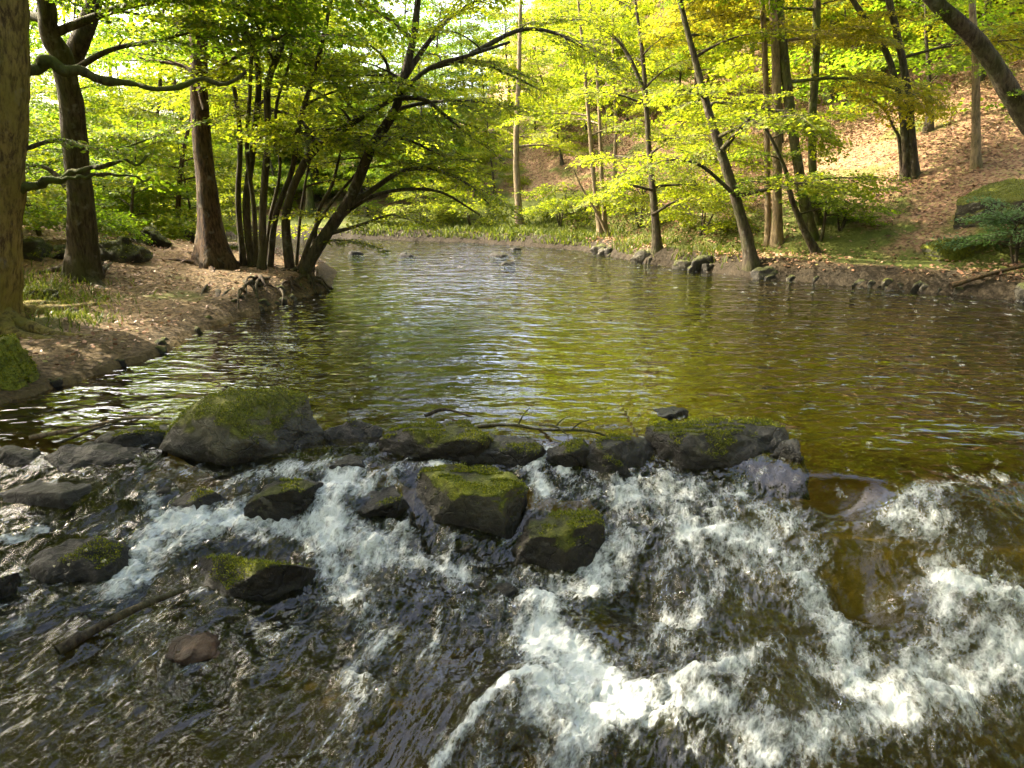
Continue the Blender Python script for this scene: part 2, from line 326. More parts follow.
# ------------------------------------------------------------------ rocks (needed early: foam gathers round them)
ROCKS = []   # (x, y, halfwidth, halfdepth)
def loft_rock(name, prof, front_py, depth, mat, label, group=None, seed=1, boxy=.62, res=(84, 60), rough=.055, cuts=22, Y=None, zoff=.25, under=None, fn=None, lean=0.):
    """a boulder with the given skyline (pixels of the picture, at the boulder's own distance), its front meeting the water at row front_py"""
    P = np.array(prof, float); mx = P[:, 0].mean()
    front = march(mx, front_py, fn) if fn else at_water(mx, front_py)
    Yc = (front[1] + depth * .5) if Y is None else Y
    P[:, 0] = mx + (P[:, 0] - mx) * 1.03
    W = np.array([at_y(px, py, Yc) for px, py in P])
    r = np.random.default_rng(seed)
    nu, nv = res
    s = (1 - np.cos(np.linspace(0, np.pi, nu))) / 2
    x = W[0, 0] + (W[-1, 0] - W[0, 0]) * s
    top = np.interp(x, W[:, 0], W[:, 2])
    k = np.ones(5) / 5; top = np.convolve(np.pad(top, 2, 'edge'), k, 'valid')
    zb = front[2] - zoff
    e = np.clip(1 - np.abs(2 * s - 1) ** 3.2, 0, 1) ** .5
    hd = depth / 2 * (.25 + .75 * e) * (1 + .12 * np.sin(s * 7 + seed))
    hd[0] = hd[-1] = depth * .02
    zc = (top + zb) / 2; hz = (top - zb) / 2 * (.35 + .65 * np.clip(e * 1.6, 0, 1))
    zc = np.where(True, top - hz, zc)
    th = np.linspace(0, 2 * np.pi, nv, endpoint=False)
    sp = lambda t: np.sign(t) * np.abs(t) ** boxy
    V = np.empty((nu, nv, 3))
    V[..., 0] = x[:, None] + 0 * th
    V[..., 1] = Yc + hd[:, None] * sp(np.cos(th))[None]
    V[..., 2] = zc[:, None] + hz[:, None] * sp(np.sin(th))[None]
    V[..., 1] += lean * (V[..., 2] - zb)
    c = np.array([(x[0] + x[-1]) / 2, Yc, (top.mean() + zb) / 2]); sz = np.array([(x[-1] - x[0]) / 2, depth / 2, (top.max() - zb) / 2])
    Q = (V - c) / sz
    for q in range(cuts):
        nrm = r.normal(size=3); nrm[2] *= .22; nrm /= np.linalg.norm(nrm)
        lim = r.uniform(.55, .9); d = Q @ nrm - lim
        Q = Q - np.where(d > 0, d, 0)[..., None] * nrm * .93
    for ax in (0, 1): Q[..., ax] /= np.abs(Q[..., ax]).max()
    Q[..., 2] = np.where(Q[..., 2] > 0, Q[..., 2] / Q[..., 2].max(), Q[..., 2])
    V = Q * sz + c
    g = sz.mean()
    D = Q / (np.linalg.norm(Q, axis=-1, keepdims=True) + 1e-6)
    nz = fbm(V[..., 0] / g * 1.3 + seed * 3.1, V[..., 1] / g * 1.3, V[..., 2] / g * 1.6, 5, seed)
    rd = 1 - np.abs(fbm(V[..., 0] / g * 2.1 + seed, V[..., 1] / g * 2.1 + 8, V[..., 2] / g * 3., 3, seed + 5))
    fz = fbm(V[..., 0] * 16 + seed, V[..., 1] * 16, V[..., 2] * 20, 3, seed + 9)
    V = V + D * (g * rough * 1.35 * (nz + .7 * (rd - .6)) + .009 * fz)[..., None]
    mb = MB(); mb.add(V, grid_faces(nu, nv, True))
    loc = np.array([c[0], c[1], zb])
    hgt = V[..., 2] - level(V[..., 0], V[..., 1])
    wetn = fbm(V[..., 0] * 6, V[..., 1] * 6, V[..., 2] * 3, 3, 4) * .05
    mb.att['wet'] = 1 - sstep(.05, .28, hgt + 1.8 * wetn).ravel() if fn is None else np.zeros(V[..., 2].size)
    if name == 'stone': mb.att['wet'] = mb.att['wet'] * 0 + .15
    o = link(name, mb.mesh(name, mat, origin=loc), None, loc)
    du, dv = np.gradient(V, axis=0), np.gradient(V, axis=1); nn = np.cross(dv, du); ar = np.linalg.norm(nn, axis=-1); nn = nn / (ar[..., None] + 1e-12)
    if nn[nu // 2, nv // 4, 2] < 0: nn = -nn
    amt = MOSSY.get(mat.name, 0)
    if amt and res[0] > 40:
        mk = nn[..., 2] + .55 * fbm(V[..., 0] * 4, V[..., 1] * 4, V[..., 2] * 4, 3, seed) + .25 * fbm(V[..., 0] * 14, V[..., 1] * 14, 0, 2, seed) > 1.12 - .55 * amt
        pr = (ar * mk * (hgt > .07)).ravel(); 
        if fn is not None: pr = (ar * mk).ravel()
        m_ = int(min(9000, pr.sum() * 26000 * (1 if fn is None else .3)))
        if m_ > 150:
            ii = r.choice(pr.size, m_, p=pr / pr.sum()); b = V.reshape(-1, 3)[ii] + r.normal(0, .006, (m_, 3)); no = nn.reshape(-1, 3)[ii]
            q = np.cross(no, r.normal(0, 1, (m_, 3))); q /= np.linalg.norm(q, axis=1)[:, None]; k_ = (1 if fn is None else 1.5)
            h = (no + r.normal(0, .45, (m_, 3))) * r.uniform(.003, .010, (m_, 1)) * k_; q = q * .0045 * k_
            mm = MB(); mm.add(np.stack([b - q, b + q, b + h + q * .3, b + h - q * .3], 1), np.arange(m_ * 4).reshape(-1, 4))
            tag(link('moss', mm.mesh('moss', MOSS, smooth=False, origin=loc), o), kind='stuff')
    tag(o, label, 'rock', group)
    if fn is None: ROCKS.append((c[0], c[1], sz[0], sz[1]))
    return o

G_R = 'boulders and stones of the rapids'
loft_rock('boulder', [(168,462),(176,430),(188,402),(206,380),(236,370),(262,376),(292,390),(312,395),(326,405),(336,425),(338,440)], 466, .95, ROCK_B, 'largest grey boulder with a mossy cap, at the left end of the weir', G_R, 3, .9, (150, 100), .045, 9, zoff=.3)
loft_rock('rock', [(380,455),(388,438),(405,430),(430,425),(460,425),(485,430),(492,440)], 466, .5, ROCK, 'flat topped mossy weir rock right of the largest boulder, with a round bare patch', G_R, 5, .6, (110, 70))
loft_rock('rock', [(442,462),(455,450),(480,443),(515,438),(540,436),(549,446)], 470, .42, ROCK_G, 'thin grey slab on the weir behind the mossy block, sloping left', G_R, 8, .7, (100, 64))
loft_rock('rock', [(545,468),(556,446),(575,438),(592,436),(604,446)], 472, .3, ROCK, 'small wedge of rock beside the narrow white spout on the weir', G_R, 12, .7)
loft_rock('rock', [(574,468),(584,446),(603,430),(625,432),(652,440),(668,455),(674,470)], 484, .6, ROCK, 'pointed dark mossy rock at mid weir, left of the widest slab', G_R, 14, .7, (110, 70))
loft_rock('rock', [(640,450),(652,432),(680,424),(712,422),(740,424),(765,428),(780,440),(785,452)], 474, .75, ROCK, 'widest slab of the weir with a bright moss stripe on top', G_R, 19, .62, (130, 80))
loft_rock('rock', [(650,416),(658,409),(675,405),(690,408),(696,416)], 418, .3, ROCK_D, 'small mossy knob breaking the pool surface behind the widest slab', G_R, 23)
loft_rock('rock', [(412,500),(416,480),(430,472),(460,470),(495,471),(520,477),(530,490),(531,505)], 540, .62, ROCK_M, 'block with bright green moss on top in the middle of the rapids', G_R, 27, .5, (130, 90), .05, 14)
loft_rock('rock', [(335,520),(345,504),(370,492),(395,486),(415,488),(424,500)], 530, .5, ROCK_D, 'dull low rock leaning on the left side of the bright green block', G_R, 31, .62, (100, 70))
loft_rock('rock', [(505,545),(515,528),(535,520),(565,514),(590,513),(606,522),(611,538)], 576, .5, ROCK, 'cracked brown and green rock below the bright green block, water rushing past its right', G_R, 33, .66, (120, 80), .06, 20)
loft_rock('rock', [(252,515),(256,494),(268,484),(290,479),(312,482),(321,496),(322,515)], 532, .42, ROCK_D, 'squarish dark rock just below the largest boulder, left of a white chute', G_R, 37, .55, (110, 80), .06)
loft_rock('rock', [(200,590),(210,562),(230,546),(262,541),(290,545),(308,560),(314,585)], 602, .42, ROCK, 'rounded brown moss rock below the left chute, lowest on that side', G_R, 41, .8, (110, 80), .07)
loft_rock('rock', [(18,580),(30,553),(52,540),(85,535),(115,542),(132,560),(138,582)], 592, .55, ROCK_D, 'dark dome rock near the left edge sprinkled with pale lichen dots', G_R, 43, .85, (110, 80), .06, 5)
loft_rock('rock', [(-40,508),(-10,485),(30,476),(80,475),(115,484),(135,502)], 522, .75, ROCK_G, 'broad pale slab lying nearly flush with the water at the left edge', G_R, 47, .55, (110, 70), .05, zoff=.3)
loft_rock('rock', [(40,462),(50,448),(78,444),(112,448),(140,456),(152,468)], 476, .5, ROCK_D, 'low dark rock with a mossy lip behind the broad pale slab', G_R, 51, .6)
loft_rock('rock', [(-30,462),(-15,446),(10,440),(30,446),(46,460)], 470, .5, ROCK_D, 'low wet rock at the left edge upstream of the broad pale slab', G_R, 53, .6)
loft_rock('rock', [(-25,600),(-15,575),(0,565),(12,572),(20,595)], 612, .35, ROCK_D, 'dark rock cut by the left edge next to the dome rock', G_R, 55, .8)
loft_rock('rock', [(165,520),(178,498),(200,486),(225,484),(238,500),(240,520)], 524, .35, ROCK_D, 'dark wet rock split by the left chute under the largest boulder', G_R, 57, .75)
loft_rock('rock', [(90,450),(108,432),(135,425),(160,430),(172,445)], 452, .5, ROCK_D, 'dark flat rock at the pool edge against the left side of the largest boulder', G_R, 59, .6)
loft_rock('rock', [(298,474),(310,462),(335,457),(362,456),(380,464),(384,474)], 478, .3, ROCK_D, 'thin wet ledge joining the largest boulder to the flat topped rock', G_R, 61, .6)
loft_rock('rock', [(322,440),(332,424),(352,417),(372,422),(384,436)], 442, .3, ROCK_D, 'half drowned rock at the pool edge against the right side of the largest boulder', G_R, 63, .7)


for q, (prof, fr_, dp, lab) in enumerate([
  ([(600,488),(625,478),(660,476),(700,480),(720,492)], 496, .4, 'dark wet ledge under the pointed rock and the widest slab'),
  ([(420,540),(450,530),(490,530),(520,545)], 556, .4, 'dark wet foot stone below the bright green block'),
  ([(120,500),(140,486),(165,480),(185,490),(192,504)], 508, .4, 'dark wet stone between the broad pale slab and the left chute'),
  ([(225,470),(250,464),(290,466),(310,474)], 482, .3, 'wet step of rock along the front of the largest boulder'),
  ([(455,590),(475,580),(520,578),(545,590)], 600, .35, 'brown drowned stone just below the cracked brown and green rock'),
  ([(0,545),(15,534),(40,532),(60,540)], 548, .3, 'small wet stone between the dome rock and the broad pale slab'),
  ([(770,452),(785,440),(800,440),(815,455)], 466, .35, 'wet shoulder stone at the right end of the widest slab')]):
    loft_rock('rock', prof, fr_, dp, ROCK_D, lab, G_R, 200 + q, .65, (70, 50), .12, 10, zoff=.3)


RUST = mat_rock('rusty_stone', (.10,.045,.018), (.34,.17,.08), (.05,.05,.01), (.1,.1,.02), .2, .3)
loft_rock('rock', [(150,652),(168,634),(195,626),(218,634),(228,650)], 668, .3, RUST, 'rusty orange stone awash in the dark water beside the sunken log', G_R, 231, .8, (70, 50), .07, 8, zoff=.2).location.z -= .045
dome = [o for o in bpy.data.objects if 'dome rock near' in o.get('label', '')][0]
co = np.array([v.co for v in dome.data.vertices]) + np.array(dome.location); no = np.array([v.normal for v in dome.data.vertices])
rel = co - CAMP; zc_ = rel[:, 1] * CT - rel[:, 2] * ST; PX = 512 + F_PX * rel[:, 0] / zc_; PY = 384 - F_PX * (rel[:, 1] * ST + rel[:, 2] * CT) / zc_
for q, (lx, ly, lr) in enumerate([(104, 561, .016), (87, 549, .011), (68, 564, .010), (54, 567, .007)]):
    k = np.argmin(np.hypot(PX - lx, PY - ly) + 40 * (co[:, 1] > dome.location[1])); d_ = no[k] * (1 if no[k] @ (CAMP - co[k]) > 0 else -1)
    a_ = np.cross(d_, [0, 0, 1.]); a_ /= np.linalg.norm(a_); b_ = np.cross(d_, a_); th = np.linspace(0, 2 * np.pi, 10, endpoint=False)
    rings = [co[k] - d_ * .004 + 0 * th[:, None]] ; ra_ = lr * (1 + .2 * np.sin(th * 3 + q))
    rings = [co[k] + d_ * h_ + (a_[None] * np.cos(th)[:, None] + b_[None] * np.sin(th)[:, None]) * (ra_ * f_)[:, None] for h_, f_ in ((-.006, 1.), (.004, .9), (.007, .5), (.008, .01))]
    mb = MB(); mb.add(np.array(rings), grid_faces(4, 10, True)); link('lichen', mb.mesh('lichen', LICHEN, origin=np.array(dome.location)), dome)

# far stones standing in the pool
G_F = 'small stones breaking the far pool surface'
for k, (px, w) in enumerate([(355,17),(384,10),(405,20),(498,20),(516,11),(508,16),(700,30)]):
    yy = [254, 250, 256, 256, 249, 264, 265][k]
    lab = ['leftmost dark stone out in the far pool', 'tiny stone between two dark stones in the far pool', 'flat long stone in the far pool left of mid stream', 'largest dark stone standing mid stream in the far pool',
           'tiny stone behind the largest mid stream stone', 'lone flat stone nearest the middle of the far pool', 'barely drowned stone off the leaning trunk of the right bank'][k]
    loft_rock('stone', [(px-w/2,yy),(px-w*.3,yy-w*.2),(px,yy-w*.22),(px+w*.3,yy-w*.15),(px+w/2,yy)], yy+1, w/745*22*.8, ROCK_F, lab, G_F, 70+k, .7, (28,20), .08, 4, zoff=.2)

# ------------------------------------------------------------------ ground sheet
def build_ground():
    ys = np.concatenate([np.linspace(-40, -4, 20)[:-1], np.arange(-4, 8, .08), np.arange(8, 34, .13), 34 * 1.035 ** np.arange(0, 80)])
    ys = ys[ys < 450]
    t = np.linspace(-1, 1, 330); xs = np.sign(t) * (16 * np.abs(t) + 400 * np.abs(t) ** 6)
    X, Y = np.meshgrid(xs, ys)
    Z = ground(X, Y); d, r = shore(X, Y)
    mb = MB(); mb.add(np.stack([X, Y, Z], -1), grid_faces(*X.shape))
    litter = np.where(r > .5, sstep(1., 2.6, d), .25 * sstep(1, 3, d) + .45 * sstep(5, 9, d))
    green = np.where(r > .5, .35 * sstep(.2, 1, d) * (1 - sstep(2, 5, d)) + .38 + .22 * np.exp(-((Y - 29) / 4) ** 2) * sstep(6, 2, X), .28 + .35 * sstep(6, 10, d)) * sstep(.2, .8, d)
    green = green + .25 * np.exp(-((X + 7) ** 2 + (Y - 9.5) ** 2) / 5)
    mb.att['litter'] = litter.ravel(); mb.att['green'] = green.ravel()
    mb.att['damp_shade'] = np.maximum(np.where(r > .5, .95, .8) * sstep(np.where(r > .5, 1.3, .75), .1, d + .25 * fbm(X * 1.5, Y * 1.5, 0, 3, 5)) * (d > -.3) * np.where(r > .5, 1.1, .6), .82 * sstep(.2, -.5, Y - weir(X)) * (d <= 0) * (1 - .75 * sstep(1.2, 2., X))).ravel()  # damp soil and painted overhang shade on the right bank; darker rapids bed
    mb.att['algae'] = (.9 * sstep(1.2, 1.7, X) * sstep(3.0, 3.6, Y) * sstep(5.9, 5.2, Y) * (d < 0)).ravel()
    mb.att['bed'] = sstep(.15, -.1, d).ravel()
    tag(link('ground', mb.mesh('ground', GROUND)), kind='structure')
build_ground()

# ------------------------------------------------------------------ river water
FOAM = [  # polylines in picture pixels, projected on to the water: points, width px, strength
 ([(335,463),(285,470),(235,485),(212,500)], 12, .75), ([(292,505),(270,520),(215,530),(165,535),(140,560),(118,592)], 22, 1.), ([(250,512),(195,545),(140,578)], 18, .85),
 ([(150,500),(160,525)], 12, .9), ([(350,470),(332,500),(325,530)], 24, 1.15), ([(325,530),(320,560),(350,590),(372,640),(360,685)], 22, .8), ([(300,535),(350,545),(400,562),(462,572)], 16, .95),
 ([(400,535),(345,575),(330,600)], 18, .7), ([(390,478),(350,488)], 16, .9), ([(436,465),(430,482)], 9, .9), ([(548,450),(530,474),(545,492)], 13, .95), ([(574,455),(563,474)], 8, 1.1),
 ([(545,492),(600,500),(650,520)], 20, .45), ([(612,548),(590,590),(560,592),(545,620),(570,660)], 26, .95), ([(530,600),(540,640),(598,680),(590,720),(555,790)], 38, 1.05), ([(436,775),(470,730),(500,700),(525,690),(548,706)], 9, 1.3),
 ([(440,612),(432,650)], 5, .9), ([(560,690),(500,740),(480,780)], 30, .6),
 ([(620,505),(680,500),(740,505),(800,528),(822,560)], 22, .85), ([(690,545),(760,570),(812,610),(842,650),(850,682)], 26, 1.), ([(850,685),(780,660),(720,690),(640,702)], 14, .8), ([(640,660),(720,600)], 24, .55),
 ([(995,478),(950,490),(910,502),(885,525)], 18, .95), ([(930,540),(985,560)], 20, .55), ([(945,600),(990,608),(1030,625)], 26, 1.1), ([(950,600),(925,640),(900,690)], 20, .9), ([(1015,680),(950,700),(900,722)], 36, .9), ([(890,720),(820,742),(750,775)], 26, .8),
 ([(0,628),(70,600),(150,560)], 14, .3), ([(250,680),(290,640),(330,600)], 14, .45), ([(130,470),(155,490)], 8, .4), ([(0,540),(20,538),(45,530)], 5, 1.1), ([(200,600),(110,660),(40,720)], 30, .25), ([(620,730),(700,720),(780,770)], 18, .75), ([(470,600),(400,680),(330,770)], 20, .4)]
BLOBS = [(700,560,120,60,.40),(740,700,160,60,.42),(970,650,90,60,.45),(940,530,70,40,.4),(560,700,70,70,.35),(380,590,90,50,.22),(220,540,80,40,.2),(150,680,200,80,.10),(640,640,60,60,.2)]
CLEAR = [(868,590,34,62,.9),(845,468,75,28,1.2),(985,455,70,16,1.),(735,480,60,14,.5),(615,640,26,40,.5),(780,660,24,10,.4)]
HUMPS = [(700,545,.50,.15),(790,600,.3,.09),(720,650,.45,.10),(965,520,.36,.13),(985,635,.33,.17),(740,715,.4,.10),(530,715,.26,.10),(900,720,.3,.08),(560,610,.22,.06),(330,510,.16,.05),
         (842,498,.2,-.13),(868,600,.2,-.12),(640,610,.22,-.10),(450,640,.3,-.05),(850,700,.2,-.06),(200,545,.3,.04),(390,600,.25,.05)]
def build_water():
    ys = np.concatenate([np.arange(-12, .8, .25), np.arange(.8, 6.4, .0125)])
    y = ys[-1]; st = .0125
    ext = []
    while y < 60: st *= 1.035; y += min(st, 1.2); ext.append(y)
    ys = np.concatenate([ys, ext])
    t = np.linspace(-1, 1, 860)
    hw = np.maximum(1.0 * np.maximum(ys, 1.5) + 2.0, 3.)
    X = t[None] * hw[:, None]; Y = np.repeat(ys[:, None], len(t), 1)
    L = level(X, Y)
    d = weir(X) - Y
    dens = np.zeros(X.shape); pxw = lambda p: np.linalg.norm(p - CAMP) / F_PX
    for pts, w, s in FOAM:
        W = np.array([at_water(*p) for p in pts]); W = resample(W, max(8, len(pts) * 6))
        best = np.zeros(X.shape)
        lo, hi = W.min(0) - .8, W.max(0) + .8
        m = (X > lo[0]) & (X < hi[0]) & (Y > lo[1]) & (Y < hi[1])
        xm, ym = X[m], Y[m]; bb = np.zeros(xm.shape)
        for q in W:
            sg = w * pxw(q) * .62
            bb = np.maximum(bb, np.exp(-((xm - q[0]) ** 2 + ((ym - q[1]) * .8) ** 2) / (2 * sg * sg)))
        best[m] = bb * s
        dens = np.maximum(dens, best) + .25 * np.minimum(dens, best)
    def ell(cx, cy, rx, ry):
        c = at_water(cx, cy); a = at_water(cx + rx, cy); b = at_water(cx, cy + ry); a2 = abs(a[0] - c[0]); b2 = abs(b[1] - c[1])
        return np.exp(-(((X - c[0]) / a2) ** 2 + ((Y - c[1]) / b2) ** 2))
    dens *= 1 - .06 * sstep(-.2, .8, X)
    for cx, cy, rx, ry, s in BLOBS: dens += s * ell(cx, cy, rx, ry)
    clr = np.zeros(X.shape)
    for cx, cy, rx, ry, s in CLEAR: clr = np.maximum(clr, s * ell(cx, cy, rx, ry))
    for (rx, ry, a, b) in ROCKS[:21]:                       # a little froth on the downstream side of each stone
        q = np.exp(-(((X - rx + .1) / (a * 1.1)) ** 2 + ((Y - (ry - b * 1.05)) / .1) ** 2)); dens += .3 * q * (d > .15)
    dens *= np.clip(1 - clr, 0, 1)
    rap = sstep(-.05, .55, d)
    # flow field and streak noise along it
    psi = fbm(X * 1.6, Y * 1.6, 0, 3, 21) * .33
    gy, gx = np.gradient(psi); dyy = np.gradient(Y, axis=0); dxx = np.gradient(X, axis=1)
    vx = -.38 + .30 * sstep(.3, 2., X) + np.clip(gy / dyy, -1.2, 1.2); vy = -1. - np.clip(gx / dxx, -.7, .7)
    ln = np.hypot(vx, vy); vx, vy = vx / ln, vy / ln
    core = (ys > .7) & (ys < 6.6)
    Xc, Yc, vxc, vyc = X[core], Y[core], vx[core], vy[core]
    tex = [np.random.default_rng(5).random((1024, 1024)), np.random.default_rng(6).random((1024, 1024))]
    def lic(res, stepm, n, tx):
        acc = np.zeros(Xc.shape)
        for sgn in (1, -1):
            px, py = Xc.copy(), Yc.copy()
            for k in range(n):
                acc += tx[(np.floor(px * res).astype(int)) % 1024, (np.floor(py * res).astype(int)) % 1024]
                px += sgn * vxc * stepm; py += sgn * vyc * stepm
        acc /= 2 * n; return (acc - acc.mean()) / acc.std()
    l1, l2 = lic(30, .02, 9, tex[0]), lic(70, .012, 7, tex[1])
    l0 = lic(11, .05, 6, tex[1])
    S = np.zeros(X.shape); S[core] = .4 * l0 + .45 * l1 + .25 * l2
    k3 = lambda A: (A + np.roll(A, 1, 0) + np.roll(A, -1, 0) + np.roll(A, 1, 1) + np.roll(A, -1, 1)) / 5
    Sm = k3(k3(S))
    Z = L.copy()
    for cx, cy, rr, h in HUMPS:
        c = at_water(cx, cy); Z += h * np.exp(-(((X - c[0]) / rr) ** 2 + ((Y - c[1]) / (rr * .8)) ** 2)) * sstep(-.2, .3, d)
    tb = fbm(X * 2.6 + vx, Y * 2.6 + vy, 0, 4, 31)
    rid = 1 - np.abs(fbm(X * 3.4 + 5, Y * 2.4, 0, 3, 37))
    turb = rap * (.24 + .70 * np.clip(dens * 1.6, 0, 1)) * np.clip(1 - .75 * clr, 0, 1)
    Z += turb * (.042 * tb + .03 * (rid - .6) + .006 * Sm)
    Z += np.clip(dens, 0, 1.2) * rap * (.02 + .022 * fbm(X * 9, Y * 9, 0, 4, 41) + .014 * fbm(X * 26, Y * 26, 0, 2, 42))
    Z += (1 - rap) * .004 * fbm(X * 2.2, Y * 3.2, 0, 3, 44) * np.exp(-np.maximum(Y - 6, 0) / 30)
    foam = np.clip(dens, 0, 1.35) * (.86 + .0 * S) + .07 * S * np.clip(dens * 2.2, .12, 1) * rap + .05 * rap
    foam += .22 * sstep(.02, .06, turb * .042 * tb) * rap
    foam = np.where(dens + rap > .01, foam, 0) * np.where(d > -.25, 1, 0)
    mb = MB(); mb.add(np.stack([X, Y, Z], -1), grid_faces(*X.shape))
    calm = np.clip(1 - .8 * sstep(-1.1, -.2, d) * (X > 1.) , 0, 1)
    rp = (1 + 1.1 * sstep(13, 20, Y)) * (1 - rap) * calm * (.55 + .45 * sstep(-3.6, -1.0, X + .0 * Y)) * (.75 + .35 * fbm(X * .25, Y * .12, 0, 3, 77))
    mb.att['rapid'] = sstep(-.95, -.25, d).ravel(); mb.att['rip'] = np.clip(rp, .04, 2.4).ravel(); mb.att['foam'] = foam.ravel(); mb.att['turb'] = np.clip(turb + .04, 0, 1).ravel()
    me = mb.mesh('river_water', WATER)
    # flow aligned coordinates: across / along
    ang = .38
    u = X * math.cos(ang) - Y * math.sin(ang) + .10 * fbm(X * 1.1, Y * 1.1, 3., 1, 51); v = X * math.sin(ang) + Y * math.cos(ang) + .10 * fbm(X * 1.1, Y * 1.1, 7., 1, 52)
    at = me.attributes.new('flow_uv', 'FLOAT_VECTOR', 'POINT'); at.data.foreach_set('vector', np.stack([u, v, Z], -1).astype(np.float32).ravel())
    tag(link('river_water', me), kind='structure')
build_water()


# droplets thrown up where the water breaks
def droplets():
    r = np.random.default_rng(17); Vs = []
    oc = np.array([[1,0,0],[0,1,0],[-1,0,0],[0,-1,0],[0,0,1],[0,0,-1]], float); fc = np.array([[0,1,4,4],[1,2,4,4],[2,3,4,4],[3,0,4,4],[1,0,5,5],[2,1,5,5],[3,2,5,5],[0,3,5,5]])
    mb = MB()
    for pts, w_, s_ in FOAM:
        if s_ < .7: continue
        W = resample([at_water(*p) for p in pts], 12)
        for q in range(int(60 * s_)):
            c = W[r.integers(12)]; sg = w_ / F_PX * np.linalg.norm(c - CAMP)
            p = c + r.normal(0, 1, 3) * sg * np.array([.8, .8, 0]); p[2] += .02 + abs(r.normal(0, .05))
            mb.add(oc * r.uniform(.0015, .0045) + p, fc)
    m, nt, out = newmat('droplet_water'); n = N(nt); p = n('BsdfPrincipled', {'Base Color': (.75,.8,.82,1), 'Roughness': .1}); n.link(p.outputs[0], out.inputs[0])
    tag(link('splash_droplets', mb.mesh('splash_droplets', m)), 'white droplets thrown up over the breaking water', 'splash', None, 'stuff')
droplets()

# ------------------------------------------------------------------ foliage
def make_spray(seed, n=70, leaf=.078):
    """a flat leafy branch tip one metre long: returns leaf vertices (n,4,3) and twig lines"""
    r = np.random.default_rng(seed); L = []; tw = [((0, 0, 0), (.5, 0, .03), (1, .0, -.04))]
    for s in range(17):
        t = .08 + .9 * s / 17; side = 1 if s % 2 else -1
        ln = (.46 - .34 * t) * r.uniform(.7, 1.25); a = side * R(r.uniform(38, 62))
        b = np.array([t, 0, .03 - .07 * t * t]); dv = np.array([math.cos(a), math.sin(a), r.uniform(-.18, .08)])
        tw.append((tuple(b), tuple(b + dv * ln * .5), tuple(b + dv * ln)))
        m = max(2, int(ln / .042))
        for q in range(m):
            L.append((b + dv * ln * ((q + .8) / m), a + R(r.uniform(-55, 55))))
    L.append((np.array([1, 0, -.04]), 0.))
    P = np.array([l[0] for l in L]); A = np.array([l[1] for l in L]); k = len(L)
    P = P + r.normal(0, .03, (k, 3))
    D = np.stack([np.cos(A), np.sin(A), r.uniform(-.45, .15, k)], 1); D /= np.linalg.norm(D, axis=1)[:, None]
    U = np.stack([r.normal(0, .55, k), r.normal(0, .55, k), np.ones(k)], 1)
    S = np.cross(U, D); S /= np.linalg.norm(S, axis=1)[:, None]; Un = np.cross(D, S)
    ls = leaf * r.uniform(.5, 1.4, k)[:, None]
    V = np.stack([P, P + D * ls * .45 + S * ls * .37 + Un * ls * .07, P + D * ls, P + D * ls * .45 - S * ls * .37 + Un * ls * .07], 1)
    tm = MB()
    for q in tw[:1] + tw[1::2]: tube(tm, resample(q, 4), [.0065, .005, .0035, .0015], 3)
    return V, np.concatenate(tm.v), np.concatenate(tm.f)
SPRAYS = [make_spray(100 + k) for k in range(8)]
def stamp(mb, base, dirv, scale, r, twigs=False, lift=0., leafk=1.):
    V, TV, TF = SPRAYS[r.integers(len(SPRAYS))]
    d = np.array(dirv, float); d /= np.linalg.norm(d) + 1e-9
    up = np.array([r.normal(0, .34), r.normal(0, .34), 1.]); s = np.cross(up, d); s /= np.linalg.norm(s) + 1e-9; u = np.cross(d, s)
    M = np.stack([d, s * (1 if r.random() < .5 else -1), u])
    if leafk != 1.:
        V = V[:, :1] + (V - V[:, :1]) * leafk
    W = (V.reshape(-1, 3) * scale) @ M + base
    mb.add(W, np.arange(len(W)).reshape(-1, 4), 0)
    if twigs:
        mb.add((TV * scale) @ M + base, TF, 1)
def limb_path(b, az, elev, ln, r, droop=.5, n=7):
    p = np.array(b, float); out = [p.copy()]; e = elev
    for k in range(n - 1):
        az += r.normal(0, .16); e += (-droop * elev - .12 + r.normal(0, .12)) / (n - 1) * 1.6
        p = p + np.array([math.cos(az) * math.cos(e), math.sin(az) * math.cos(e), math.sin(e)]) * ln / (n - 1); out.append(p.copy())
    return np.array(out)
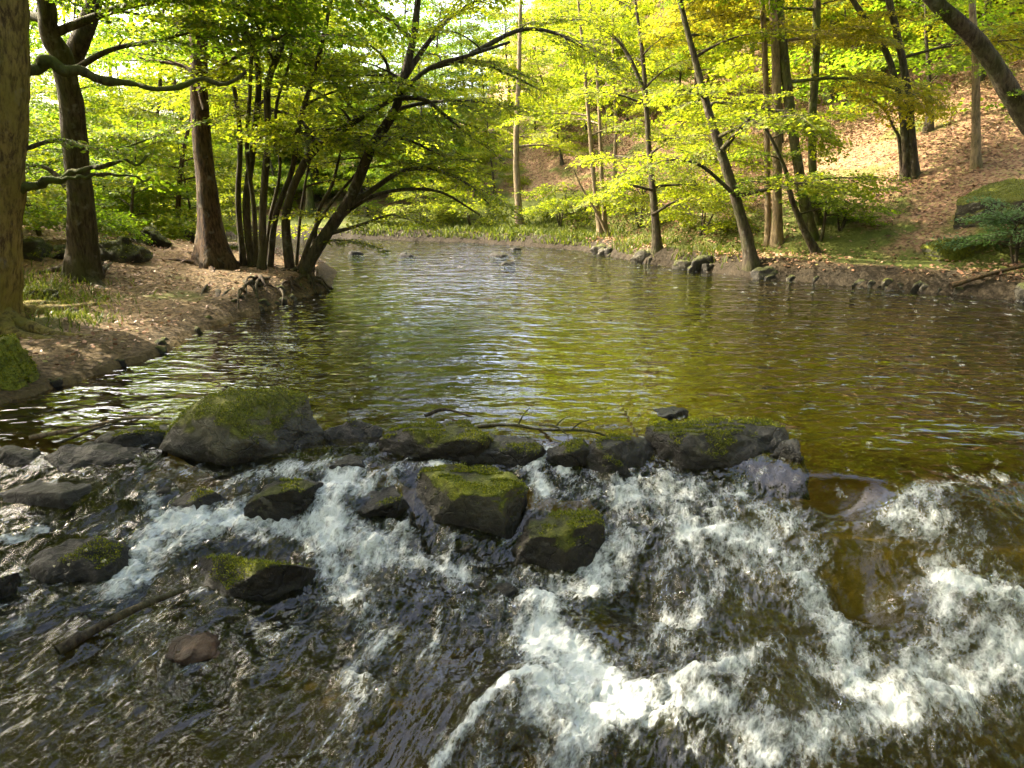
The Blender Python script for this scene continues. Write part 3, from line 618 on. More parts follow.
def leaf_limb(wood, crown, P, r0, r, sscale, dens, twigs, start=.25, leafk=1., wmat=0, sides=6):
    """a limb with side branches and leafy sprays along its outer part"""
    Q = resample(P, 14)
    if wood is not None: tube(wood, Q, np.linspace(r0, r0 * .22, 14), sides, .06, wmat, int(r.integers(99)))
    ln = np.linalg.norm(np.diff(Q, axis=0), axis=1).sum()
    nb = max(3, int(ln * 4.2 * dens))
    for k in range(nb):
        t = start + (1 - start) * (k + r.random()) / nb
        i = min(int(t * 13), 12); b = Q[i]; d = Q[i + 1] - Q[i]; d /= np.linalg.norm(d) + 1e-9
        sd = 1 if k % 2 else -1; h = np.array([-d[1], d[0], 0.]) * sd
        dv = d * .55 + h * r.uniform(.5, 1.1) + np.array([0, 0, r.uniform(-.22, .2)]); dv /= np.linalg.norm(dv)
        bl = (1 - t * .6) * ln * r.uniform(.25, .5)
        if bl > sscale * .5:
            E = b + dv * bl
            mid = (b + E) / 2 + np.array([0, 0, .05 * bl])
            if wood is not None: tube(wood, resample([b, mid, E], 5), np.linspace(r0 * .4 * (1 - t * .6), .004, 5), 4, 0, wmat)
            m = max(1, int(bl / (sscale * .4)))
            for q in range(m):
                f = (q + .6) / m; s2 = 1 if q % 2 else -1
                dd = dv + np.array([-dv[1], dv[0], 0]) * s2 * r.uniform(.3, .9) + np.array([0, 0, r.uniform(-.35, .1)])
                stamp(crown, b + dv * bl * f, dd, sscale * r.uniform(.75, 1.2), r, twigs, leafk=leafk)
            stamp(crown, E, dv + np.array([0, 0, -.15]), sscale * r.uniform(.8, 1.2), r, twigs, leafk=leafk)
        else:
            stamp(crown, b, dv, sscale * r.uniform(.75, 1.2), r, twigs, leafk=leafk)
    stamp(crown, Q[-1], Q[-1] - Q[-2], sscale, r, twigs, leafk=leafk)
def crown_on(path, wood, crown, r, h0, n, length, sscale=1.1, dens=1., twigs=False, r0=.05, elev=(10, 50), az=None, leafk=1., h1=None, wmat=0):
    P = np.asarray(path); z = P[:, 2]; zt = z[-1] if h1 is None else h1; h0 = min(h0, zt - .6)
    for k in range(n):
        h = h0 + (zt - h0) * ((k + r.random()) / n); i = int(np.argmin(abs(z - h))); f = min(1, max(0, (h - h0) / max(zt - h0, .1)))
        a = (k * 2.399 + r.normal(0, .4)) if az is None else r.uniform(*az)
        ln = length * (1 - .55 * f) * r.uniform(.65, 1.15)
        leaf_limb(wood, crown, limb_path(P[i], a, R(r.uniform(*elev)) * (.5 + f * .7), ln, r), r0 * (1 - .5 * f), r, sscale, dens, twigs, leafk=leafk, wmat=wmat)

def extend(W, H):
    """carry the trunk on above the picture up to height H"""
    W = [np.array(w) for w in W]
    d = W[-1] - W[-2]; d /= np.linalg.norm(d)
    while W[-1][2] < H:
        d = d * .75 + np.array([0, 0, .25]); d /= np.linalg.norm(d); W.append(W[-1] + d * 1.6)
    return W
def stem_path(pts, Y, H=None, dY=0.):
    W = [at_y(px, py, Y + dY * k) for k, (px, py) in enumerate(pts)]
    if H: W = extend(W, H)
    return W
def tree(name, stems, bark, leaf, label, cat='tree', group=None, seed=1, H=11., crown=None, extra=None, base=None, roots=0, sink=.25, fl=.9, twigs=True, crowns=None, Y=None):
    """stems: list of (pixel path, width px, height or None). First point of the first stem is its foot on the ground."""
    r = np.random.default_rng(seed)
    foot = at_ground(*(base or stems[0][0][0])) if Y is None else None
    if Y is not None: foot = at_y(*stems[0][0][0], Y)
    Y0 = foot[1]; dist = np.linalg.norm(foot - CAMP)
    root = empty(name, foot)
    wood_all, paths = [], []
    for k, (pts, w, h) in enumerate(stems):
        W = stem_path(pts, Y0 + (0 if k == 0 else r.uniform(-.3, .5)), h, r.uniform(-.12, .12))
        if pts[0][1] > stems[0][0][0][1] - 14:
            g = W[0].copy(); g[2] = min(g[2], float(ground(g[0], g[1]))) - sink; W = [g] + W
        n = len(W) * 9
        Q = resample(W, n); rad = w / 2 / F_PX * dist
        zz = np.linspace(0, 1, n); hh = np.maximum(Q[:, 2] - foot[2], 0)
        rr = rad * (1 - .75 * zz ** 1.2)
        mb = MB(); tube(mb, Q, rr, 14 if w > 12 else 9, .09, 0, seed + k, flare=fl * (1 if w > 18 else .55) * np.exp(-hh / (.25 + rad * .9)))
        if k == 0:
            for q in range(roots):
                a = q * 2 * np.pi / roots + r.normal(0, .25); p = np.array(foot); pp = [p + np.array([0, 0, rad * .8])]
                for st in range(5):
                    a += r.normal(0, .3); p = p + np.array([math.cos(a), math.sin(a), 0]) * rad * 1.25
                    pp.append(np.array([p[0], p[1], float(ground(p[0], p[1])) + .035 - .03 * st]))
                tube(mb, resample(pp, 18), np.linspace(rad * .36, rad * .07, 18), 8, .25, 0, q)
        wood_all.append(mb); paths.append(Q)
    cm = MB()
    if crown:
        for (si, h0, nn, ln, ss, dn) in crown:
            crown_on(paths[si], wood_all[si], cm, r, foot[2] + h0, nn, ln, ss, dn, twigs, r0=max(.025, stems[si][1] / 2 / F_PX * dist * .35))
    for pts, w, leafy, dY in (extra or []):       # branches seen in the picture
        b = MB(); W = [at_y(px, py, Y0 + dY * i) for i, (px, py) in enumerate(pts)]; rad = w / 2 / F_PX * dist
        if leafy: leaf_limb(b, cm, np.array(W), rad, r, leafy, .85, twigs, start=.3, sides=8)
        else:
            Q = resample(W, 40); t_ = np.arange(40) * .3
            Q = Q + np.stack([0 * t_, vnoise(t_, seed, 1.), vnoise(t_, seed, 9.)], 1) * rad * 1.1 * np.minimum(1, t_ / 2)[:, None]
            tube(b, Q, np.linspace(rad, rad * .3, 40) * (1 + .15 * vnoise(t_ * 2, 3., 3.)), 8, .3, 0, seed)
        link('branch', b.mesh('branch', BARK_M if bark is BARK_O else bark, origin=foot), root)
    for mb in wood_all: link('trunk', mb.mesh('trunk', bark, origin=foot), root)
    if cm.n: link('crown', cm.mesh('crown', [leaf, bark], smooth=False, origin=foot), root)
    return tag(root, label, cat, group)

# --- left bank
G_L = 'trees of the left bank'
tree('beech_tree', [([(-26,312),(-17,240),(-9,160),(-2,90),(1,0)], 50, 13)], BARK_O, LEAF, 'thick olive lit trunk cut by the left edge, nearest tree on the left bank', group=G_L, seed=2, roots=9, fl=.4,
     crown=[(0,3.4,16,4.2,1.0,.9)], extra=[([(16,86),(30,72),(48,62),(70,70),(100,82),(140,90),(175,92),(205,82),(245,75)], 9, 0, .12), ([(10,194),(60,178),(100,170),(146,158)], 7, 0, .1), ([(60,180),(100,176),(150,179)], 4, 0, .15), ([(22,150),(60,140),(110,150),(160,135)], 4, .7, .15)])
tree('oak_tree', [([(84,276),(82,220),(76,150),(70,100),(62,58),(50,35),(46,0)], 22, 12), ([(66,70),(80,42),(90,15),(97,-15)], 16, 11)], BARK, LEAF, 'dark forked trunk second from the left edge, splitting near its top', group=G_L, seed=3, roots=6, fl=.6,
     crown=[(0,3.,12,3.6,1.0,.9),(1,5.,6,3,1.,.9)], extra=[([(80,205),(50,170),(20,165)], 6, .8, .2), ([(66,75),(110,50),(160,40),(200,30)], 6, .8, .2)])
tree('beech_tree', [([(214,264),(208,200),(202,140),(199,80),(197,0)], 20, 13)], BARK_R, LEAF, 'straight red brown trunk with flared foot where the path narrows', group=G_L, seed=4, roots=6, fl=1.1,
     crown=[(0,3.2,13,3.6,1.0,.95)], extra=[([(205,110),(190,70),(150,60),(110,50)], 5, .8, .2), ([(200,90),(230,60),(260,50)], 5, .8, -.2)])
tree('alder_tree', [([(252,266),(246,205),(254,140),(258,70),(240,15),(225,-30)], 7.5, 11), ([(262,268),(263,205),(268,140),(268,85),(284,40),(300,-5)], 7.5, 11), ([(270,268),(276,215),(292,170),(300,120),(318,60)], 6, 9), ([(243,262),(238,200),(240,140),(232,80),(210,20)], 6, 9), ([(256,266),(254,210),(247,150),(250,90),(252,20)], 5, 8), ([(266,268),(270,220),(280,170),(276,110),(290,60)], 4, 8)],
     BARK, LEAF_Y, 'clump of near vertical dark stems between the red brown trunk and the leaning stems', group=G_L, seed=5, roots=5, fl=.45,
     crown=[(0,2.2,10,2.8,.9,1.),(1,2.,12,2.8,.9,1.),(2,2.2,7,2.2,.9,1.),(3,2.2,7,2.4,.9,1.)])
tree('alder_tree', [([(303,272),(322,240),(350,198),(372,147),(394,112),(403,80),(413,40),(418,0)], 12, 9), ([(290,268),(286,215),(300,172),(318,147),(357,120),(396,96),(430,68),(470,55),(510,42)], 9, None), ([(312,270),(318,215),(332,185),(341,150),(348,120)], 5, None), ([(296,270),(300,220),(305,185),(309,160),(306,130)], 4, None), ([(306,272),(335,225),(365,200),(400,190),(440,192),(480,215)], 6, None), ([(300,271),(312,235),(330,205),(362,165),(385,120)], 5, None)],
     BARK, LEAF_Y, 'leaning dark stems arching out over the water from the left bank', group=G_L, seed=6, roots=6, fl=.5,
     crown=[(0,2.6,9,2.2,.8,1.),(1,2.2,8,1.9,.75,.75),(3,1.4,3,1.2,.7,.8),(4,1.6,4,1.2,.7,.7),(5,1.8,6,1.4,.7,.8)],
     extra=[([(345,208),(375,188),(400,172),(430,168),(465,182),(490,205)], 6, .75, .1), ([(396,98),(425,100),(450,120),(475,140)], 5, .8, -.15), ([(430,68),(470,60),(510,75),(540,90)], 5, .8, .15), ([(372,145),(400,138),(430,150),(460,165)], 4, .75, .2),
            ([(318,147),(300,120),(270,110),(240,112)], 4, .8, .2), ([(357,120),(340,90),(320,70),(290,60)], 4, .8, .2), ([(403,80),(430,40),(460,10),(500,-10)], 6, .85, .2), ([(413,40),(390,20),(360,0)], 5, .7, .2), ([(396,96),(385,60),(370,45)], 4, .7, -.2), ([(470,55),(520,30),(560,35),(600,60)], 5, .8, .1), ([(325,235),(360,225),(390,215),(410,220)],4,.7,-.2)])
# --- right bank
G_RB = 'trees of the right bank'
C1 = lambda h0, n, ln, ss=.9, dn=1.: [(0, h0, n, ln, ss, dn)]
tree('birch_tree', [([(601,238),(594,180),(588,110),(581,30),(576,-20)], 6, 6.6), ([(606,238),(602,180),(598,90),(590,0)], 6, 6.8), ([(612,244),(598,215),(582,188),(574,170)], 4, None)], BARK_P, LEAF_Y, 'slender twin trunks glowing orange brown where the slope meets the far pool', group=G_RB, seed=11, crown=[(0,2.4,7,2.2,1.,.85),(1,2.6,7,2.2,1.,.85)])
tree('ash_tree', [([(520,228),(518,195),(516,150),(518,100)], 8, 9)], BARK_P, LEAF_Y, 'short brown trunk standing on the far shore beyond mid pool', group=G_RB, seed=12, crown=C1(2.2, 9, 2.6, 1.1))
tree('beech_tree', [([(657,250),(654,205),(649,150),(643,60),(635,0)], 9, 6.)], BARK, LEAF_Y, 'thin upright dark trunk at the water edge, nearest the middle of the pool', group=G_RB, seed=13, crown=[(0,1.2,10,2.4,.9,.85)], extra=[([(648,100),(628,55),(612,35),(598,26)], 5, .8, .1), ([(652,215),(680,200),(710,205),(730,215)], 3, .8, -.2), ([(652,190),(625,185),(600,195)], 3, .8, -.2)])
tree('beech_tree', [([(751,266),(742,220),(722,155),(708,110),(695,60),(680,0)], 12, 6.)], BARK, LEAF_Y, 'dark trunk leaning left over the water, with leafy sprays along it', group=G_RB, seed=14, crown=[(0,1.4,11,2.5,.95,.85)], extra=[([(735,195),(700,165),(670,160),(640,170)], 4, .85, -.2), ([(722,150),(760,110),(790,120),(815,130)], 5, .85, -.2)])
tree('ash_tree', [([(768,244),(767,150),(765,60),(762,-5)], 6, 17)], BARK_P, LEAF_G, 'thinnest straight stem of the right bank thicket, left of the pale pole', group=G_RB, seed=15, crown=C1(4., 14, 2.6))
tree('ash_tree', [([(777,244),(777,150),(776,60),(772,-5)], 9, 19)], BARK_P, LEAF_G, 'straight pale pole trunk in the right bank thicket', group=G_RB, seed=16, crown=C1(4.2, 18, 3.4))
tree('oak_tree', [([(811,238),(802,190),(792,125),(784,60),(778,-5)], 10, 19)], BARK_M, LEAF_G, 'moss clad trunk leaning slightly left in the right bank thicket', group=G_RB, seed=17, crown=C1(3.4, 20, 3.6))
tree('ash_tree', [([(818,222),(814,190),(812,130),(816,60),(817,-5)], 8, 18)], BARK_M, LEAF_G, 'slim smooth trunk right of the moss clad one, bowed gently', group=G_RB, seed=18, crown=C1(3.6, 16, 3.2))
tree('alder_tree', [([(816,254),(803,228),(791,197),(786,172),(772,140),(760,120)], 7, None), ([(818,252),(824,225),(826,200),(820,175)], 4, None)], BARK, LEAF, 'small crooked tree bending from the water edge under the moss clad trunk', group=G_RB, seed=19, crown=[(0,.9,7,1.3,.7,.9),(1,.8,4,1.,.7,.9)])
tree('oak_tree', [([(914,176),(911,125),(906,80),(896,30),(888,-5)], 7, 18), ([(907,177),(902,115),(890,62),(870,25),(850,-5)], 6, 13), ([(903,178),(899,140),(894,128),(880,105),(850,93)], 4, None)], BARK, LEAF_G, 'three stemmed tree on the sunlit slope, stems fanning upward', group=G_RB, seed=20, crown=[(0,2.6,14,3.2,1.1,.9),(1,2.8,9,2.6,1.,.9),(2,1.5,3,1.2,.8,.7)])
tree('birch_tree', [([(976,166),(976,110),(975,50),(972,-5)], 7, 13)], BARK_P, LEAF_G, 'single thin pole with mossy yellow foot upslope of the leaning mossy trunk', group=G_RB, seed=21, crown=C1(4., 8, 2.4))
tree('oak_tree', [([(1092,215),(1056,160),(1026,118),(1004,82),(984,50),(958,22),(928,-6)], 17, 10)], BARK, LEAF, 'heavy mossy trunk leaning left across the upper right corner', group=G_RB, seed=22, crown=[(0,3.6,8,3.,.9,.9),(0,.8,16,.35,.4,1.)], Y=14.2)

# --- background woods: a few kinds, copied
def kind_tree(seed, H, h0, n, ln, ss, dens, bark, leaf, rad, lk=1.):
    r = np.random.default_rng(seed); P = [np.zeros(3) + [0, 0, -.3]]; d = np.array([r.normal(0, .06), r.normal(0, .06), 1.])
    while P[-1][2] < H: d = d + np.array([r.normal(0, .05), r.normal(0, .05), 0]); P.append(P[-1] + d * H / 8)
    Q = resample(P, 40); w = MB(); tube(w, Q, rad * (1 - .8 * np.linspace(0, 1, 40)), 8, .1, 0, seed, flare=.8 * np.exp(-np.maximum(Q[:, 2], 0) / .3))
    c = MB(); crown_on(Q, w, c, r, h0, n, ln, ss, dens, False, r0=rad * .35, leafk=lk)
    return w.mesh('trunk', bark), c.mesh('crown', [leaf, bark], smooth=False)
KINDS = {
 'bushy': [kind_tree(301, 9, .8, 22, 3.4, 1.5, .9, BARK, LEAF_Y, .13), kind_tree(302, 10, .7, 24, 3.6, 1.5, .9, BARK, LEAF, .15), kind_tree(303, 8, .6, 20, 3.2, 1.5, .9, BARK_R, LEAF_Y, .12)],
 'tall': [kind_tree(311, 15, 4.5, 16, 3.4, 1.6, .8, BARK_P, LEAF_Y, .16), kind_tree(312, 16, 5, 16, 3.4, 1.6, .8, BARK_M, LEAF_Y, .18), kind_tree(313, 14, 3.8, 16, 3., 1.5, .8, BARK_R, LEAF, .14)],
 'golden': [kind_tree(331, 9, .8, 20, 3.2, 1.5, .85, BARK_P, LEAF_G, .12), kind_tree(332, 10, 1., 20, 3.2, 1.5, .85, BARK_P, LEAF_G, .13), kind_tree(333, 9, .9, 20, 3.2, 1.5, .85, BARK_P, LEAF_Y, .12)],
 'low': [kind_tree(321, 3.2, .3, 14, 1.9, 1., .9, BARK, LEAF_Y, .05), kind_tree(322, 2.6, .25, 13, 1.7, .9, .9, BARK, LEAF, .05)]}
def plant(kind, name, x, y, label, cat, group, r, sc=None):
    z = float(ground(x, y)); s = r.uniform(.82, 1.15) if sc is None else sc
    root = empty(name, (x, y, z)); root.rotation_euler = (0, 0, r.uniform(0, 6.28)); root.scale = (s, s, s)
    w, c = KINDS[kind][r.integers(len(KINDS[kind]))]
    link('trunk', w, root); link('crown', c, root)
    return tag(root, label, cat, group)
rb = np.random.default_rng(99)
def scatter(kind, name, n, xr, yr, label, cat, group, mind, dmin, dmax, ok=None, sc=None):
    pts = []; tries = 0
    while len(pts) < n and tries < 4000:
        tries += 1
        x, y = rb.uniform(*xr), rb.uniform(*yr)
        d, _ = shore(np.array([x]), np.array([y]))
        if not (dmin < d[0] < dmax) or any(math.hypot(x - a, y - b) < mind for a, b in pts) or (ok and not ok(x, y)): continue
        pts.append((x, y)); plant(kind, name, x, y, label, cat, group, rb, None if sc is None else rb.uniform(*sc))
pix = lambda x, y: 512 + F_PX * x / (y * .985)
gap = lambda x, y: not (335 < pix(x, y) < 545)
scatter('bushy', 'woodland_tree', 44, (-30, -6), (19, 52), 'bushy woodland tree in the dense green behind the left bank', 'tree', 'background trees behind the left bank', 2.2, 2.0, 60, gap, (.42, .8))
scatter('tall', 'tall_woodland_tree', 9, (-32, -7.5), (17, 50), 'tall slim woodland tree rising behind the left bank', 'tree', 'tall background trees behind the left bank', 3, 2.5, 60, gap)
scatter('bushy', 'valley_tree', 44, (-24, 7), (31, 56), 'rounded green tree closing the valley beyond the far shore', 'tree', 'trees closing the valley', 2., 1.5, 60, None, (.4, .66))
scatter('golden', 'slope_tree', 30, (2, 36), (30, 62), 'bushy golden green tree high on the right slope', 'tree', 'bushy trees high on the right slope', 2.6, 3.5, 60, lambda x, y: pix(x, y) > 660 or y > 46, (.5, .85))
scatter('tall', 'tall_slope_tree', 24, (6, 36), (26, 58), 'tall slim tree on the right slope with a high crown', 'tree', 'tall trees on the right slope', 2.6, 4., 60, lambda x, y: pix(x, y) > 690)
scatter('golden', 'upslope_tree', 16, (8, 34), (27, 48), 'golden green tree high up the right slope behind the three stemmed tree', 'tree', 'leafy trees at the top of the right slope', 2.6, 11, 60, lambda x, y: 730 < pix(x, y) < 1040, (.7, 1.05))
scatter('low', 'sapling', 14, (6, 26), (18, 38), 'leafy sapling growing from the leaf litter of the right slope', 'sapling', 'saplings on the right slope', 2., 5, 22, lambda x, y: 770 < pix(x, y) < 1030, (1., 1.9))
scatter('tall', 'slender_slope_tree', 9, (9, 26), (22, 36), 'slender trunk on the right slope among the saplings', 'tree', 'slender trees among the saplings', 2.2, 7, 24, lambda x, y: 780 < pix(x, y) < 1030, (.55, .75))
scatter('bushy', 'far_valley_tree', 9, (-16, -3), (35, 50), 'taller rounded tree behind the leaning stems where the sky gap closes', 'tree', 'taller trees of the valley end', 2.4, 3, 60, lambda x, y: 320 < pix(x, y) < 480, (.8, 1.05))
scatter('tall', 'slender_shore_tree', 5, (1, 12), (24, 36), 'slender pole trunk behind the trees of the right shore', 'tree', 'slender poles behind the right shore', 1.6, 1.5, 14, lambda x, y: 560 < pix(x, y) < 780, (.5, .65))
scatter('low', 'shrub', 26, (-22, -6), (12, 34), 'low leafy shrub in the shade behind the left bank', 'shrub', 'shrubs behind the left bank', 1.6, 2.2, 14, lambda x, y: x < -8.5 or y > 19)
scatter('low', 'slope_shrub', 9, (2, 26), (19, 44), 'low leafy shrub dotted on the right slope', 'shrub', 'shrubs on the right slope', 2., .6, 16, lambda x, y: pix(x, y) < 770 or y > 36, (.5, .9))


# ------------------------------------------------------------------ things along the banks
gz = lambda x, y: ground(x, y) - .02
G_B = 'mossy boulders on the banks'
def bank_rock(name, prof, front_py, depth, mat, label, group, seed, **k):
    return loft_rock(name, prof, front_py, depth, mat, label, group, seed, fn=gz, zoff=.2, **k)
bank_rock('boulder', [(-40,372),(-20,340),(0,326),(15,330),(27,345),(33,372)], 404, .9, ROCK_M, 'moss covered boulder cut by the left edge on the muddy beach', G_B, 81)
bank_rock('boulder', [(960,215),(966,195),(980,180),(1005,170),(1035,166),(1070,180),(1080,215)], 236, 1.7, ROCK, 'big dark boulder with a mossy crown under the leaning mossy trunk', G_B, 82, boxy=.75)
bank_rock('boulder', [(924,252),(935,242),(960,236),(985,236),(1004,244),(1008,254)], 264, .9, ROCK_M, 'low flat boulder with a moss lid in front of the big dark boulder', G_B, 83, boxy=.55)
for q, (px, py, w_, h_, lab) in enumerate([(60,262,70,26,'dark mossy boulder just left of the dark forked trunk'), (125,262,60,34,'dark mossy boulder right of the dark forked trunk'), (150,245,50,24,'dark mound of rock at the foot of the shrubs right of the forked trunk'),
        (178,238,46,22,'dark rock beside the path left of the red brown trunk'), (28,262,50,30,'dark rock between the two leftmost trunks'), (100,300,24,7,'small flat stone lying on the muddy path'), (40,300,36,12,'low stone beside the roots of the nearest trunk')]):
    bank_rock('rock', [(px-w_/2,py),(px-w_*.3,py-h_*.7),(px-w_*.05,py-h_),(px+w_*.25,py-h_*.8),(px+w_/2,py)], py+2, w_/F_PX*14*.8, ROCK_D, lab, 'rocks on the left bank', 90 + q, rough=.14, res=(50, 36))
G_S = 'stones along the foot of the right bank'
rs = np.random.default_rng(12)
for q in range(40):
    t = np.clip(rs.choice([.05, .2, .34, .55, .72, .9]) + rs.normal(0, .07), 0, 1); px = 600 + 430 * t
    py = np.interp(px, [600, 650, 740, 870, 1024], [254, 264, 276, 288, 301]) - rs.uniform(-2, 8)
    w_ = (6 + 38 * rs.random() ** 2) * (.6 + .6 * t); h_ = w_ * rs.uniform(.3, .62); yd = at_water(px, py)[1]
    bank_rock('stone', [(px-w_/2,py+1),(px-w_*.3,py-h_*.7),(px,py-h_),(px+w_*.28,py-h_*.75),(px+w_/2,py+1)], py + 2, w_/F_PX*yd*.6, (ROCK_D, ROCK_G, ROCK_D, ROCK)[q % 4],
              'stone among the many lining the foot of the right bank at the water' if w_ > 18 else 'small stone among the many lining the foot of the right bank', G_S, 120 + q, rough=.13, res=(26, 20), cuts=6)

for q in range(26):
    t = rs.random(); px = 20 + 290 * t; py = np.interp(px, [0, 60, 120, 160, 200, 240, 285, 325], [405, 392, 372, 352, 335, 312, 303, 290]) + rs.uniform(-14, 2)
    w_ = rs.uniform(5, 17) * (1.3 - .5 * t); h_ = w_ * rs.uniform(.35, .6); yd = at_water(px, py)[1]
    bank_rock('pebble', [(px-w_/2,py+1),(px-w_*.3,py-h_*.7),(px,py-h_),(px+w_*.28,py-h_*.75),(px+w_/2,py+1)], py + 2, w_/F_PX*yd*.8, (ROCK_D, ROCK_G)[q % 2],
              'pebble among those on the muddy edge of the left bank', 'pebbles along the left shore', 180 + q, rough=.1, res=(22, 16), cuts=5)
def stick(name, pts, w_px, bark, label, cat, group=None, lift=.03, zf=None, seed=1, twig=None):
    W = [np.array((zf or at_water)(px, py)) + np.array([0, 0, lift + dz]) for px, py, dz in pts]
    rad = w_px / 2 / F_PX * np.linalg.norm(W[0] - CAMP); mb = MB()
    tube(mb, resample(W, 40), rad * np.linspace(1, .45, 40), 9, .22, 0, seed)
    if twig:
        for a, dv in twig:
            Q = resample(W, 40)[a]; tube(mb, resample([Q, Q + np.array(dv) * .5 + [0, 0, .02], Q + np.array(dv)], 8), np.linspace(rad * .5, rad * .2, 8), 5, .1, 0, 3)
    o = link(name, mb.mesh(name, bark, origin=W[0]), None, W[0]); return tag(o, label, cat, group)
G_T = 'driftwood caught on the weir'
stick('log', [(58,656,.0),(95,640,.03),(140,620,.05),(185,602,.05)], 12, BARK, 'mossy half sunken log lying in the dark water at lower left', 'log', seed=4)
stick('driftwood', [(478,430,.0),(510,433,.04),(545,437,.03),(590,441,.05),(622,446,.0)], 3.5, BARK, 'longest dark branch caught across mid weir', 'driftwood', G_T, twig=[(12, (.1, .1, .12)), (25, (.14, -.05, .1))])
stick('driftwood', [(425,419,.0),(445,416,.03),(472,420,.0)], 4, BARK, 'short curved twig standing out of the pool above the flat topped rock', 'driftwood', G_T)
stick('driftwood', [(540,428,.0),(555,436,.05),(568,445,.05)], 3, BARK, 'thin twig crossing the longest caught branch', 'driftwood', G_T, twig=[(20, (.12, .08, .06))])
stick('driftwood', [(30,444,.02),(80,437,.04),(130,425,.03),(172,424,.02)], 4, BARK_P, 'pale bent stick stuck among the dark rocks left of the largest boulder', 'driftwood', G_T)
stick('driftwood', [(60,452,.04),(110,440,.09),(150,433,.05)], 3, BARK, 'dark stick under the pale bent stick', 'driftwood', G_T)
for q, (pts, lab) in enumerate([([(950,290,.05),(985,282,.1),(1030,272,.12)], 'fallen stick lying along the right bank near the edge of the picture')]):
    stick('fallen_branch', pts, 5, BARK_R, lab, 'branch', 'fallen branches on the right bank', zf=at_ground, seed=q)
# roots of the leaning alder hang down the undercut bank
al = [o for o in bpy.data.objects if o.get('label', '').startswith('leaning dark stems')][0]
mb = MB(); ra = np.random.default_rng(8); f0 = np.array(al.location)
for q in range(34):
    px = ra.uniform(205, 330); py = np.interp(px, [200, 260, 330], [285, 280, 272]) + ra.uniform(-6, 8)
    a = at_ground(px, py); b = at_ground(px + ra.uniform(-26, 30), py + ra.uniform(8, 26)); m = (a + b) / 2
    m[2] = float(ground(m[0], m[1])) + ra.uniform(.0, .10); a[2] -= .05; b[2] -= .05
    tube(mb, resample([a, m + ra.normal(0, .06, 3), b], 14), np.linspace(.045, .012, 14) * ra.uniform(.5, 1.4), 6, .2, 0, q)
link('root', mb.mesh('root', BARK, origin=f0), al)
def shrub(px, py, H, n_, ln, leaf, label, seed, ss=.8, group=None, name='shrub', lk=1.):
    p = at_ground(px, py); r = np.random.default_rng(seed); root = empty(name, p)
    w_, c_ = MB(), MB()
    for q in range(3):
        Q = resample([np.array([0, 0, -.15]), np.array([r.normal(0, .15), r.normal(0, .15), H * .5]), np.array([r.normal(0, .4), r.normal(0, .4), H * r.uniform(.8, 1.1)])], 14)
        tube(w_, Q, np.linspace(.03, .008, 14), 6); crown_on(Q, w_, c_, r, .15, n_, ln, ss, 1., True, r0=.015, leafk=lk)
    link('stem', w_.mesh('stem', BARK), root); link('foliage', c_.mesh('foliage', [leaf, BARK], smooth=False), root)
    return tag(root, label, 'shrub', group)
shrub(1016, 266, 1.2, 6, 1.1, LEAF_B, 'blue green leafy shrub in front of the big dark boulder at right', 1, .7)
shrub(640, 228, 1.6, 6, 1.4, LEAF_Y, 'leafy bush on the shore between the twin trunks and the thin upright trunk', 2, .9)
shrub(700, 236, 1.8, 6, 1.4, LEAF_Y, 'leafy bush behind the dark trunk leaning left', 3, .9)
shrub(560, 226, 1.3, 5, 1.2, LEAF_Y, 'low bush on the far shore right of the short brown trunk', 4, .9)
shrub(470, 226, 1.3, 5, 1.2, LEAF_Y, 'low bush on the far shore left of the short brown trunk', 5, .9)
shrub(840, 232, 1.0, 4, 1.0, LEAF, 'low bush right of the right bank thicket', 6, .8)
shrub(420, 226, 1.6, 6, 1.4, LEAF_Y, 'bush on the far shore behind the tips of the leaning stems', 7, .9)
shrub(180, 232, 1.8, 6, 1.5, LEAF_Y, 'sunlit bush left of the red brown trunk', 8, .8)
shrub(110, 228, 2.0, 6, 1.6, LEAF, 'leafy bush right behind the dark forked trunk', 9, .8)
shrub(40, 236, 2.2, 6, 1.6, LEAF, 'leafy bush filling the gap between the two leftmost trunks', 10, .8)
shrub(232, 226, 1.5, 5, 1.3, LEAF_Y, 'sunlit bush behind the clump of vertical stems', 11, .8)
# leaf litter: far too many to count
def litter(n_, xr, yr, seed, side, nm, sz, lab):
    r = np.random.default_rng(seed); x = r.uniform(*xr, n_ * 3); y = r.uniform(*yr, n_ * 3)
    d, sd = shore(x, y); k = (d > .25) & (sd > .5 if side else sd < .5) & (np.abs(x) < y * .85 + 3)
    k &= fbm(x * .5, y * .5, 0, 3, 61) + r.normal(0, .35, x.size) > -.35
    x, y = x[k][:n_], y[k][:n_]; m = len(x); z = ground(x, y) + r.uniform(.005, .04, m)
    a = r.uniform(0, 6.28, m); e = .05
    gx = (ground(x + e, y) - z) / e; D = np.stack([np.cos(a), np.sin(a), r.normal(0, .35, m)], 1); U = np.stack([r.normal(-.3 * side, .4, m), r.normal(0, .4, m), np.ones(m)], 1)
    D /= np.linalg.norm(D, axis=1)[:, None]; S = np.cross(U, D); S /= np.linalg.norm(S, axis=1)[:, None]; P = np.stack([x, y, z], 1); q = sz * r.uniform(.6, 1.3, m)[:, None]
    V = np.stack([P, P + D * q * .5 + S * q * .33, P + D * q, P + D * q * .5 - S * q * .33], 1).reshape(-1, 3)
    mb = MB(); mb.add(V, np.arange(len(V)).reshape(-1, 4)); tag(link(nm, mb.mesh(nm, LITTER, smooth=False)), lab, 'leaf litter', None, 'stuff')
litter(110000, (2, 34), (13, 46), 1, 1, 'leaf_litter', .088, 'copper fallen leaves strewn over the right slope')
litter(16000, (-15, -3.5), (7, 24), 2, 0, 'leaf_litter', .06, 'brown fallen leaves scattered on the left bank path')
